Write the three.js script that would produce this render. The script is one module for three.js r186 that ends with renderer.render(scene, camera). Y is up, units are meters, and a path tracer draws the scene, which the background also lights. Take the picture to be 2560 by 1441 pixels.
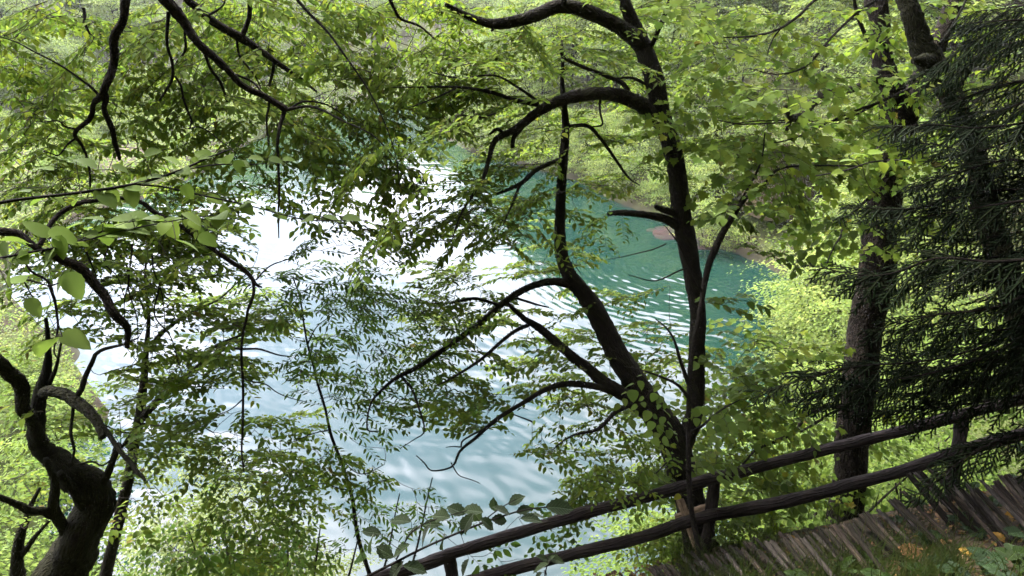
import * as THREE from 'three';

// ---------------------------------------------------------------- camera, sky, sun, exposure
const scene = new THREE.Scene();
const PITCH = 22 * Math.PI / 180, EYE = new THREE.Vector3(0, 12, 0);
const camera = new THREE.PerspectiveCamera(45, 2560 / 1441, 0.05, 900);
camera.position.copy(EYE);
camera.rotation.set(-PITCH, 0, 0);
const SUN = new THREE.Vector3(-0.40, 0.80, -0.40).normalize();
const renderer = new THREE.WebGLRenderer({ antialias: true });
renderer.setSize(1024, 576);
renderer.toneMapping = THREE.LinearToneMapping;
renderer.toneMappingExposure = 3.9;
renderer.shadowMap.enabled = true;

// seeded random numbers and noise
function rng(seed) { let a = seed >>> 0; return () => { a = (a + 0x6d2b79f5) | 0; let t = Math.imul(a ^ (a >>> 15), 1 | a); t = (t + Math.imul(t ^ (t >>> 7), 61 | t)) ^ t; return ((t ^ (t >>> 14)) >>> 0) / 4294967296; }; }
const R = rng(20240611), rr = (a, b) => a + (b - a) * R(), gauss = () => (R() + R() + R() + R() - 2) * 1.0;
const hash3 = (x, y, z) => { let h = Math.imul(x, 374761393) ^ Math.imul(y, 668265263) ^ Math.imul(z, 2147483647 ^ 0x51ab37); h = Math.imul(h ^ (h >>> 13), 1274126177); return ((h ^ (h >>> 16)) >>> 0) / 4294967296; };
const fade = (t) => t * t * (3 - 2 * t), mix = (a, b, t) => a + (b - a) * t, clamp = (x, a = 0, b = 1) => Math.min(b, Math.max(a, x)), smooth = (a, b, x) => fade(clamp((x - a) / (b - a)));
function noise(x, y, z = 0) {
  const i = Math.floor(x), j = Math.floor(y), k = Math.floor(z), u = fade(x - i), v = fade(y - j), w = fade(z - k);
  const l = (dz) => mix(mix(hash3(i, j, k + dz), hash3(i + 1, j, k + dz), u), mix(hash3(i, j + 1, k + dz), hash3(i + 1, j + 1, k + dz), u), v);
  return mix(l(0), l(1), w);
}
const fbm = (x, y, z = 0, n = 4) => { let s = 0, a = 0.5, t = 0; for (let o = 0; o < n; o++) { s += a * noise(x, y, z + o * 17); t += a; a *= 0.5; x *= 2.03; y *= 2.03; z *= 2.03; } return s / t; };

{ // thin bright cloud over a hazy blue sky, brighter towards the sun
  const W = 1024, H = 512, data = new Float32Array(W * H * 4), d = new THREE.Vector3();
  for (let r = 0; r < H; r++) for (let c = 0; c < W; c++) {
    const up = ((r + 0.5) / H - 0.5) * Math.PI, az = ((c + 0.5) / W - 0.5) * 2 * Math.PI;
    d.set(Math.cos(az) * Math.cos(up), Math.sin(up), Math.sin(az) * Math.cos(up));
    const e = Math.max(0.02, d.y), g = Math.acos(clamp(d.dot(SUN), -1, 1));
    const cl = smooth(0.30, 0.62, fbm(d.x / (e + 0.22) * 1.5 + 3, d.z / (e + 0.22) * 1.5 + 9, 0.5, 5));
    const hz = Math.pow(1 - e, 3), glow = 2.7 * Math.exp(-((g / 0.5) ** 2)) + 1.7 * Math.exp(-((g / 0.95) ** 2));
    const base = [mix(0.58, 0.90, hz), mix(0.66, 0.91, hz), mix(0.92, 1.02, hz)], cloud = [1.92, 1.80, 2.05];
    for (let k = 0; k < 3; k++) data[(r * W + c) * 4 + k] = mix(base[k], cloud[k], cl * 0.85) * (1 + glow * (0.7 + 0.3 * cl));
    data[(r * W + c) * 4 + 3] = 1;
  }
  const sky = new THREE.DataTexture(data, W, H, THREE.RGBAFormat, THREE.FloatType);
  sky.mapping = THREE.EquirectangularReflectionMapping; sky.magFilter = THREE.LinearFilter; sky.needsUpdate = true;
  scene.background = sky; scene.environment = sky;
}
const sun = new THREE.DirectionalLight(new THREE.Color().setRGB(1, 0.95, 0.84), 4.8);
sun.position.copy(SUN).multiplyScalar(120).add(new THREE.Vector3(0, 0, -40)); sun.target.position.set(0, 0, -40);
sun.castShadow = true; sun.shadow.radius = 3; sun.shadow.mapSize.set(4096, 4096);
Object.assign(sun.shadow.camera, { left: -110, right: 110, top: 110, bottom: -110, near: 1, far: 320 });
sun.name = 'sun'; scene.add(sun, sun.target);

// ---------------------------------------------------------------- helpers
const FOC = 720.5 / Math.tan(22.5 * Math.PI / 180), SP = Math.sin(PITCH), CP = Math.cos(PITCH);
const V = (x, y, z) => new THREE.Vector3(x, y, z);
function at(px, py, d) { const x = (px - 1280) / FOC * d, y = -(py - 720.5) / FOC * d; return V(x, EYE.y + y * CP - d * SP, -y * SP - d * CP); }   // the point that lies d metres ahead on the line through that place in the photograph
function seen(p) { const y = p.y - EYE.y, d = -y * SP - p.z * CP, v = y * CP - p.z * SP; return [1280 + p.x / d * FOC, 720.5 - v / d * FOC, d]; }

const counts = {};
const numbered = (n) => { const k = counts[n] = (counts[n] ?? -1) + 1; return k ? n + '_' + String(k).padStart(3, '0') : n; };
function tag(o, label, category, group, kind) { if (label) o.userData.label = label; if (category) o.userData.category = category; if (group) o.userData.group = group; if (kind) o.userData.kind = kind; return o; }
function thing(name, base, label, category, group) { const o = new THREE.Group(); o.name = numbered(name); o.position.copy(base); scene.add(o); return tag(o, label, category, group); }
const ORIGIN = V(0, 0, 0), baseOf = (o) => { const p = V(0, 0, 0); for (let q = o; q && q !== scene; q = q.parent) p.add(q.position); return p; };

class MB {   // collects triangles
  constructor() { this.p = []; this.n = []; this.u = []; this.c = []; this.i = []; }
  get size() { return this.i.length / 3; }
  vert(p, n, u, v, c) { this.p.push(p.x, p.y, p.z); this.n.push(n.x, n.y, n.z); this.u.push(u, v); this.c.push(c[0], c[1], c[2]); return this.p.length / 3 - 1; }
  tri(a, b, c) { this.i.push(a, b, c); }
  geometry(off = ORIGIN) {
    const g = new THREE.BufferGeometry(), p = new Float32Array(this.p);
    for (let k = 0; k < p.length; k += 3) { p[k] -= off.x; p[k + 1] -= off.y; p[k + 2] -= off.z; }
    g.setAttribute('position', new THREE.BufferAttribute(p, 3));
    g.setAttribute('normal', new THREE.BufferAttribute(new Float32Array(this.n), 3));
    g.setAttribute('uv', new THREE.BufferAttribute(new Float32Array(this.u), 2));
    g.setAttribute('color', new THREE.BufferAttribute(new Float32Array(this.c), 3));
    g.setIndex(new THREE.BufferAttribute(new Uint32Array(this.i), 1));
    return g;
  }
  build(name, material, parent = scene, kind) {
    if (!this.i.length) return null;
    const m = new THREE.Mesh(this.geometry(baseOf(parent)), material); m.name = parent === scene ? numbered(name) : name; m.castShadow = m.receiveShadow = true; parent.add(m);
    if (kind) m.userData.kind = kind;
    return m;
  }
}
const _n = V(0, 0, 0), WHITE = [1, 1, 1];
// a tapered, slightly uneven tube through points
function tube(mb, pts, rad, seg = 8, o = {}) {
  const n = pts.length; if (n < 2) return;
  const t = V(0, 0, 0), a = V(0, 0, 0), b = V(0, 0, 0), prev = V(0, 0, 0), col = o.color || WHITE, lump = o.lump ?? 0.08, seed = o.seed ?? R() * 90;
  t.subVectors(pts[1], pts[0]).normalize(); a.set(Math.abs(t.y) > 0.9 ? 1 : 0, Math.abs(t.y) > 0.9 ? 0 : 1, 0).cross(t).normalize();
  let len = 0, first = 0;
  for (let k = 0; k < n; k++) {
    t.subVectors(pts[Math.min(n - 1, k + 1)], pts[Math.max(0, k - 1)]).normalize();
    a.addScaledVector(t, -a.dot(t)).normalize(); b.crossVectors(t, a);
    if (k) len += prev.distanceTo(pts[k]); prev.copy(pts[k]);
    const row = mb.p.length / 3; if (!k) first = row;
    for (let s = 0; s <= seg; s++) {
      const f = s % seg / seg * Math.PI * 2, cs = Math.cos(f), sn = Math.sin(f);
      const r = rad[k] * (1 + lump * (noise(cs * 1.6 + seed, sn * 1.6 + seed, len / Math.max(0.03, rad[k]) * 0.7) - 0.5) * 2 + (o.fine ? o.fine * (noise(cs * 5 + seed, sn * 5, len / rad[k] * 2.4) - 0.5) * 2 : 0));
      _n.set(a.x * cs + b.x * sn, a.y * cs + b.y * sn, a.z * cs + b.z * sn);
      mb.vert(V(pts[k].x + _n.x * r, pts[k].y + _n.y * r, pts[k].z + _n.z * r), _n, s / seg * Math.max(1, Math.round(rad[0] * 6.28 / 0.35)) * 0.5, len / 0.5, col);
    }
    if (k) for (let s = 0; s < seg; s++) { const q = row - seg - 1 + s; mb.tri(q, q + 1, row + s); mb.tri(q + 1, row + s + 1, row + s); }
  }
  if (o.cap !== false) for (const [row, k, dir] of [[first, 0, -1], [mb.p.length / 3 - seg - 1, n - 1, 1]]) {
    t.subVectors(pts[Math.min(n - 1, k + 1)], pts[Math.max(0, k - 1)]).normalize().multiplyScalar(dir);
    const c = mb.vert(pts[k].clone().addScaledVector(t, rad[k] * 0.3), t, 0, 0, col);
    for (let s = 0; s < seg; s++) dir > 0 ? mb.tri(row + s, row + s + 1, c) : mb.tri(row + s + 1, row + s, c);
  }
}
function spline(list, n) { const c = new THREE.CatmullRomCurve3(list, false, 'centripetal'); return c.getSpacedPoints(n); }

// ---------------------------------------------------------------- textures and materials
function dataTex(w, h, f, srgb = true, rep = [1, 1]) {
  const d = new Uint8Array(w * h * 4);
  for (let y = 0; y < h; y++) for (let x = 0; x < w; x++) { const c = f(x / w, y / h), k = (y * w + x) * 4; d[k] = clamp(c[0]) * 255; d[k + 1] = clamp(c[1]) * 255; d[k + 2] = clamp(c[2]) * 255; d[k + 3] = 255; }
  const t = new THREE.DataTexture(d, w, h, THREE.RGBAFormat); t.wrapS = t.wrapT = THREE.RepeatWrapping; t.magFilter = THREE.LinearFilter; t.minFilter = THREE.LinearMipmapLinearFilter; t.repeat.set(...rep); if (srgb) t.colorSpace = THREE.SRGBColorSpace; t.needsUpdate = true; return t;
}
const wrapN = (u, v, fu, fv, z = 0) => { const a = u * 2 * Math.PI, b = v * 2 * Math.PI; return fbm(Math.cos(a) * fu + 7 + z, Math.sin(a) * fu + Math.cos(b) * fv * 0.999 + 3, Math.sin(b) * fv + 11, 4); };
const barkH = (u, v) => { const w = wrapN(u, v, 1.2, 1.2, 5); const q = wrapN(u, v, 5, 1.6, 1), f = wrapN(u, v, 14, 6, 31); return clamp(0.55 * Math.abs(q - 0.5) * 3.4 + 0.4 * f + 0.25 * w - 0.1); };
const barkBump = dataTex(256, 256, (u, v) => { const h = barkH(u, v); return [h, h, h]; }, false);
function barkMap(dark, light, moss, amount) {
  return dataTex(256, 256, (u, v) => {
    const h = barkH(u, v), m = smooth(0.62 - amount * 0.5, 0.78 - amount * 0.5, wrapN(u, v, 1.6, 1.6, 60)) * (0.55 + 0.45 * wrapN(u, v, 12, 12, 9)), l = smooth(0.62, 0.7, wrapN(u, v, 3.2, 3.2, 77)) * 0.6, s = 0.75 + 0.5 * wrapN(u, v, 10, 10, 40);
    return [0, 1, 2].map((k) => mix(mix(mix(dark[k], light[k], h), light[k] * 1.25, l * (1 - amount)), moss[k], m * Math.min(1, amount * 1.6)) * s);
  });
}
const bark = (dark, light, moss, amount, bump = 0.02) => new THREE.MeshPhysicalMaterial({ specularIntensity: 0.2, map: barkMap(dark, light, moss, amount), bumpMap: barkBump, bumpScale: bump, roughness: 0.95 });
const M = {
  barkHorn: bark([0.07, 0.062, 0.054], [0.19, 0.17, 0.145], [0.125, 0.13, 0.055], 0.35, 0.03),
  barkMoss: bark([0.07, 0.058, 0.047], [0.18, 0.155, 0.122], [0.115, 0.12, 0.05], 0.75, 0.05),
  barkOld: bark([0.07, 0.06, 0.05], [0.21, 0.18, 0.15], [0.13, 0.13, 0.065], 0.2, 0.05),
  barkGrey: bark([0.08, 0.073, 0.066], [0.21, 0.19, 0.17], [0.13, 0.135, 0.07], 0.2, 0.012),
  barkFar: bark([0.08, 0.072, 0.062], [0.21, 0.185, 0.155], [0.13, 0.135, 0.065], 0.2),
  twig: new THREE.MeshPhysicalMaterial({ specularIntensity: 0.2, color: new THREE.Color().setRGB(0.026, 0.021, 0.016), roughness: 0.9 }),
};
const woodH = (u, v) => clamp(0.5 + 0.55 * (wrapN(u, v, 9, 0.7, 3) - 0.5) * 2 + 0.35 * (wrapN(u, v, 22, 1.2, 13) - 0.5) * 2);
const woodBump = dataTex(256, 256, (u, v) => { const h = woodH(u, v); return [h, h, h]; }, false);
function woodMap(a, b) { return dataTex(256, 256, (u, v) => { const h = woodH(u, v), s = 0.7 + 0.6 * wrapN(u, v, 2.5, 2.5, 50); return [0, 1, 2].map((k) => mix(a[k], b[k], h) * s); }); }
M.rail = new THREE.MeshPhysicalMaterial({ specularIntensity: 0.3, map: woodMap([0.085, 0.07, 0.062], [0.22, 0.19, 0.175]), bumpMap: woodBump, bumpScale: 0.024, roughness: 0.85 });
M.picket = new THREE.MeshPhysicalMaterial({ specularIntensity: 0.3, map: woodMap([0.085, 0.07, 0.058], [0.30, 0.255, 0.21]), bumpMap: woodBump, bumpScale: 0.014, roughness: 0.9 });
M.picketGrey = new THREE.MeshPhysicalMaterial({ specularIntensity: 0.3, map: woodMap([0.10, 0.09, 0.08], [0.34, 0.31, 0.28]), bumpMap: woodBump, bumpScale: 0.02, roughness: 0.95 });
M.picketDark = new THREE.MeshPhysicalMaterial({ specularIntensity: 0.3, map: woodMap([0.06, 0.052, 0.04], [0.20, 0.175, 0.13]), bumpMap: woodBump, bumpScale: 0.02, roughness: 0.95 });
M.paleWood = new THREE.MeshPhysicalMaterial({ specularIntensity: 0.3, map: woodMap([0.34, 0.28, 0.22], [0.66, 0.57, 0.47]), bumpMap: woodBump, bumpScale: 0.01, roughness: 0.9 });

// leaf matter: light that falls on one side comes out on the other as well
const veinMap = dataTex(256, 256, (u, v) => {   // u across, v along the leaf
  const x = Math.abs(u - 0.5) * 2, side = Math.abs(((v * 9 - x * 2.6) % 1 + 1) % 1 - 0.5), vein = Math.max(smooth(0.12, 0.03, x), smooth(0.17, 0.05, side) * 0.8), n = 0.82 + 0.3 * wrapN(u, v, 8, 8, 3);
  return [clamp(0.70 * n + vein * 0.3), clamp(0.75 * n + vein * 0.25), clamp(0.62 * n + vein * 0.38)];
});
const veinBump = dataTex(256, 256, (u, v) => { const x = Math.abs(u - 0.5) * 2, side = Math.abs(((v * 9 - x * 2.6) % 1 + 1) % 1 - 0.5), h = clamp(0.75 - smooth(0.12, 0.0, x) * 0.5 - smooth(0.16, 0.0, side) * 0.4); return [h, h, h]; }, false);
const leafy = (rgb, o = {}) => new THREE.MeshPhysicalMaterial({ color: new THREE.Color().setRGB(...rgb), roughness: 1, transmission: o.t ?? 0.58, thickness: 0, specularIntensity: 0.12, clearcoat: o.gloss ?? 0.03, clearcoatRoughness: 0.4, side: THREE.DoubleSide, vertexColors: o.vc ?? true, ...(o.veins ? { map: veinMap, bumpMap: veinBump, bumpScale: 0.004 } : {}) });
M.leaves = leafy([1, 1, 1]);
M.leavesVeined = leafy([1, 1, 1], { veins: true });
M.needles = leafy([1, 1, 1], { t: 0.35, gloss: 0 });
M.grass = leafy([1, 1, 1], { t: 0.35, gloss: 0.04 });
const TONES = {   // linear base colours
  hornbeam: [[0.104, 0.160, 0.016], [0.088, 0.142, 0.014], [0.122, 0.176, 0.018], [0.098, 0.152, 0.022], [0.138, 0.180, 0.020]],
  maple: [[0.108, 0.166, 0.016], [0.126, 0.180, 0.018], [0.092, 0.148, 0.016], [0.140, 0.186, 0.020], [0.100, 0.156, 0.022]],
  hazel: [[0.092, 0.142, 0.020], [0.080, 0.128, 0.018], [0.106, 0.156, 0.024], [0.088, 0.134, 0.024]],
  ash: [[0.090, 0.160, 0.020], [0.104, 0.174, 0.022], [0.080, 0.146, 0.018]],
  bank: [[0.126, 0.174, 0.030], [0.108, 0.158, 0.026], [0.144, 0.188, 0.034], [0.096, 0.148, 0.026], [0.156, 0.188, 0.038]],
  herb: [[0.112, 0.166, 0.026], [0.096, 0.150, 0.024], [0.130, 0.180, 0.030], [0.086, 0.140, 0.022]],
  far: [[0.128, 0.172, 0.034], [0.110, 0.158, 0.034], [0.144, 0.184, 0.038], [0.096, 0.148, 0.038]],
  pale: [[0.134, 0.168, 0.050], [0.120, 0.156, 0.046], [0.146, 0.176, 0.056]],
  fir: [[0.009, 0.018, 0.005], [0.012, 0.023, 0.007], [0.007, 0.015, 0.005]],
  moss: [[0.030, 0.036, 0.010], [0.040, 0.042, 0.014], [0.022, 0.024, 0.010], [0.034, 0.028, 0.016]],
  turning: [[0.130, 0.150, 0.012], [0.110, 0.095, 0.018], [0.150, 0.160, 0.014]],
  grass: [[0.053, 0.087, 0.016], [0.068, 0.097, 0.022], [0.044, 0.075, 0.015], [0.082, 0.097, 0.030]],
};
const pick = (l) => l[Math.floor(R() * l.length) % l.length];
function tint(list, spread = 0.22) { const c = pick(list), k = 1 + (R() - 0.5) * 2 * spread, y = 1 + (R() - 0.5) * 0.24; return [c[0] * k * y, c[1] * k, c[2] * k / y]; }

// ---------------------------------------------------------------- leaf shapes (x across, y along, z up; length 1)
function leafShape(outline, fold = 0.16, curl = 0.14, mid = [0, 0.35, 0.7, 1]) {   // outline: half widths at given heights
  const v = [], f = []; let last = null;
  outline.forEach(([y, w]) => {
    const z = -curl * y * y, c = v.push([0, y, z]) - 1;
    if (w > 0.001) { const l = v.push([-w, y, z + fold * w * 2]) - 1, r = v.push([w, y, z + fold * w * 2]) - 1; if (last) { if (last.l !== undefined) { f.push([last.l, last.c, l], [last.c, c, l], [last.c, last.r, c], [last.r, r, c]); } else f.push([last.c, c, l], [last.c, r, c]); } last = { l, c, r }; }
    else { if (last) { if (last.l !== undefined) f.push([last.l, last.c, c], [last.c, last.r, c]); } last = { c }; }
  });
  return finishShape(v, f);
}
function finishShape(v, f) {
  const n = v.map(() => V(0, 0, 0)), a = V(0, 0, 0), b = V(0, 0, 0);
  for (const t of f) { a.set(...v[t[1]]).sub(b.set(...v[t[0]])); const c = V(...v[t[2]]).sub(b); a.cross(c); for (const k of t) n[k].add(a); }
  const w = Math.max(...v.map((p) => Math.abs(p[0]))) || 1;
  return { v: v.map((p) => V(...p)), n: n.map((q) => q.normalize()), f, uv: v.map((p) => [0.5 + p[0] / w * 0.5, p[1]]) };
}
function fanShape(pts, centre, cup = 0.1) {   // an outline with lobes, filled from a centre
  const z = (x, y) => cup * (Math.abs(x) * 1.2 - (y - centre) * (y - centre) * 0.8), v = [[0, centre, z(0, centre)], ...pts.map(([x, y]) => [x, y, z(x, y)])], f = [];
  for (let k = 1; k <= pts.length; k++) f.push([0, k, k % pts.length + 1]);
  return finishShape(v, f.map(([a, b, c]) => [a, c, b]));
}
const mirror = (half) => [...half, ...half.slice().reverse().filter(([x]) => x > 0.001).map(([x, y]) => [-x, y])];
const SHAPE = {
  horn: leafShape([[0, 0], [0.14, 0.17], [0.42, 0.29], [0.72, 0.19], [1, 0]], 0.18, 0.16),
  narrow: leafShape([[0, 0], [0.25, 0.14], [0.6, 0.15], [1, 0]], 0.15, 0.12),
  simple: leafShape([[0, 0], [0.45, 0.27], [1, 0]], 0.15, 0.1),
  flat: finishShape([[0, 0, 0], [-0.3, 0.45, 0.06], [0.3, 0.45, 0.06], [0, 1, -0.05]], [[0, 2, 1], [1, 2, 3]]),
  maple: fanShape(mirror([[0, 0], [0.10, 0.05], [0.30, 0.0], [0.42, 0.16], [0.35, 0.28], [0.52, 0.42], [0.46, 0.52], [0.26, 0.52], [0.27, 0.70], [0.12, 0.72], [0, 1]]).slice(0), 0.36, 0.2),
  hazel: (() => { const half = []; for (let k = 0; k <= 11; k++) { const y = k / 11, w = 0.44 * Math.pow(Math.sin(Math.PI * Math.pow(y, 0.72)), 0.72) * (1 - 0.16 * y); half.push([Math.max(0, w + (k % 2 ? 0.022 : -0.006)) * (k === 0 || k === 11 ? 0 : 1), y]); } return leafShape(half.map(([x, y]) => [y, x]), 0.09, 0.2); })(),
  jagged: leafShape([[0, 0], [0.08, 0.12], [0.16, 0.16], [0.22, 0.26], [0.32, 0.25], [0.38, 0.34], [0.48, 0.30], [0.56, 0.35], [0.66, 0.26], [0.76, 0.25], [0.86, 0.12], [1, 0]], 0.13, 0.22),
};
const HORNS = [SHAPE.horn, leafShape([[0, 0], [0.16, 0.16], [0.45, 0.25], [0.74, 0.16], [1, 0]], 0.3, 0.34), leafShape([[0, 0], [0.12, 0.2], [0.38, 0.32], [0.7, 0.22], [1, 0]], 0.08, 0.02), leafShape([[0, 0], [0.2, 0.14], [0.5, 0.22], [0.8, 0.12], [1, 0]], 0.24, -0.1)];
const _x = V(0, 0, 0), _y = V(0, 0, 0), _z = V(0, 0, 0), _q = V(0, 0, 0), _m = V(0, 0, 0);
// pos: where the stalk joins, dir: along the leaf, up: its upper side
function frame(dir, up) { _y.copy(dir).normalize(); _x.crossVectors(_y, up); if (_x.lengthSq() < 1e-6) _x.set(1, 0, 0); _x.normalize(); _z.crossVectors(_x, _y); }
function addLeaf(mb, s, pos, dir, up, size, col, wide = 1) {
  frame(dir, up); const first = mb.p.length / 3;
  for (let k = 0; k < s.v.length; k++) {
    const p = s.v[k], n = s.n[k];
    _q.copy(pos).addScaledVector(_x, p.x * size * wide).addScaledVector(_y, p.y * size).addScaledVector(_z, p.z * size);
    _m.set(0, 0, 0).addScaledVector(_x, n.x).addScaledVector(_y, n.y).addScaledVector(_z, n.z);
    mb.vert(_q, _m, s.uv[k][0], s.uv[k][1], col);
  }
  for (const [a, b, c] of s.f) mb.tri(first + a, first + b, first + c);
}
const leafGeo = new Map(), leafMat = new Map();
function leafMesh(shape, tones, l, parent, veins, name = 'leaf') {   // one leaf as a mesh of its own; alike leaves share geometry and material
  if (!leafGeo.has(shape)) { const mb = new MB(); addLeaf(mb, shape, ORIGIN, V(0, 1, 0), V(0, 0, 1), 1, WHITE); leafGeo.set(shape, mb.geometry()); }
  const key = tones; if (!leafMat.has(key)) leafMat.set(key, tones.flatMap((c) => [0.85, 1.15].map((k) => leafy(c.map((x) => x * k), { vc: false, veins }))));
  const m = new THREE.Mesh(leafGeo.get(shape), pick(leafMat.get(key))); m.name = name;
  frame(l.dir, l.up); m.quaternion.setFromRotationMatrix(new THREE.Matrix4().makeBasis(_x.clone(), _y.clone(), _z.clone()));
  m.scale.set(l.size * (l.wide ?? 1), l.size, l.size); m.position.copy(l.pos).sub(baseOf(parent)); m.castShadow = m.receiveShadow = true; parent.add(m);
  return m;
}

// ---------------------------------------------------------------- terrain and lake
const LAKE = [[-5, -10.5], [-9, -13.5], [-13, -19], [-17, -24], [-23, -29], [-27, -36], [-25, -46], [-24, -54], [-25, -64], [-24, -76], [-22, -90], [-20, -101], [-14, -104], [-10, -96], [-9, -86], [-8.5, -78], [-6, -68], [-3, -61], [1, -56], [5, -51], [6.5, -46], [9, -41], [10.5, -37], [12.5, -33], [13.5, -30], [12.5, -26], [12, -22.5], [9.5, -18], [7, -15], [4.5, -12], [2, -10.7], [-1, -10.2]];
function shore(x, z) {   // metres to the shore, positive on land
  let best = 1e9, inside = false;
  for (let i = 0, j = LAKE.length - 1; i < LAKE.length; j = i++) {
    const [ax, az] = LAKE[j], [bx, bz] = LAKE[i], dx = bx - ax, dz = bz - az, t = clamp(((x - ax) * dx + (z - az) * dz) / (dx * dx + dz * dz));
    best = Math.min(best, (x - ax - dx * t) ** 2 + (z - az - dz * t) ** 2);
    if ((az > z) !== (bz > z) && x < (bx - ax) * (z - az) / (bz - az) + ax) inside = !inside;
  }
  return (inside ? -1 : 1) * Math.sqrt(best);
}
const slopePlane = (x, z) => 6.75 + 0.27 * x + 0.7 * (z + 5.1);
function height(x, z) {
  const s = shore(x, z), n = fbm(x * 0.11 + 40, z * 0.11 + 7, 0, 4) - 0.5;
  if (s < 0) return -0.12 - Math.min(5, -s * 0.42) * (0.75 + n);
  const near = Math.min(slopePlane(x, z) - 1.4 * smooth(2.1, 1.2, x) * smooth(-3.4, -4.5, z), 1.25 * s + 0.1);
  const right = Math.min(26, 0.15 + 0.62 * s), left = 0.15 + 0.07 * Math.min(s, 26) + 0.34 * Math.max(0, s - 26), far = 0.15 + 0.12 * Math.min(s, 12) + 0.3 * Math.max(0, s - 12);
  let h = mix(right, left, smooth(-2, -14, x)); h = mix(h, mix(right, far, smooth(6, -8, x)), smooth(-78, -98, z));
  h = mix(near, Math.min(h, 30), smooth(-11, -19, z - 0.12 * Math.max(0, -x - 8)));
  return h + n * Math.min(s * 0.25, 1.6) * (z < -9 ? 1 : 0.12);
}
{
  const mb = new MB(), X = [], Z = [];
  for (let x = -110; x < -34; x += 4) X.push(x); for (let x = -34; x < 26; x += 0.8) X.push(x); for (let x = 26; x <= 90; x += 4) X.push(x);
  for (let z = 30; z > -4; z -= 2) Z.push(z); for (let z = -4; z > -60; z -= 0.8) Z.push(z); for (let z = -60; z > -115; z -= 1.6) Z.push(z); for (let z = -115; z >= -260; z -= 6) Z.push(z);
  const H = Z.map((z) => X.map((x) => height(x, z) - (z > -5.6 && z < 2 && x > -1.5 && x < 8 ? 0.25 : 0)));
  Z.forEach((z, j) => X.forEach((x, i) => {
    const i0 = Math.max(0, i - 1), i1 = Math.min(X.length - 1, i + 1), j0 = Math.max(0, j - 1), j1 = Math.min(Z.length - 1, j + 1);
    const n = V(-(H[j][i1] - H[j][i0]) / (X[i1] - X[i0]), 1, -(H[j1][i] - H[j0][i]) / (Z[j1] - Z[j0])).normalize(), s = shore(x, z);
    const q = fbm(x * 0.35 + 9, z * 0.35, 3, 4), g = fbm(x * 1.3, z * 1.3, 8, 3);
    const wet = s < 0.4, sand = !wet && x < -26 && z < -48 && z > -62 && Math.abs(s - 9 + 6 * (q - 0.5)) < 2.2;
    const c = wet ? (s > -0.5 ? [mix(0.012, 0.024, g), mix(0.012, 0.022, g), mix(0.007, 0.012, g)] : [mix(0.028, 0.055, g), mix(0.034, 0.068, g), mix(0.02, 0.04, g)]).map((k, m) => mix(k, [0.016, 0.013, 0.008][m], smooth(0.5, 0.62, q))) : sand ? [0.075, 0.06, 0.044] : [mix(0.025, 0.055, q) * (0.6 + 0.8 * g), mix(0.035, 0.066, q) * (0.6 + 0.8 * g), mix(0.009, 0.016, q)].map((k, m) => mix(k, [0.020, 0.016, 0.009][m], smooth(0.45, 0.66, g)));
    mb.vert(V(x, H[j][i], z), n, x, z, c);
  }));
  for (let j = 1; j < Z.length; j++) for (let i = 1; i < X.length; i++) { const a = (j - 1) * X.length + i - 1, b = a + X.length; mb.tri(a, a + 1, b); mb.tri(a + 1, b + 1, b); }
  const t = mb.build('terrain', new THREE.MeshPhysicalMaterial({ vertexColors: true, roughness: 1, specularIntensity: 0.15 }));
  tag(t, 'green hillside and pale lake bed falling away below the trees', 'terrain', null, 'structure');
}
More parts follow.
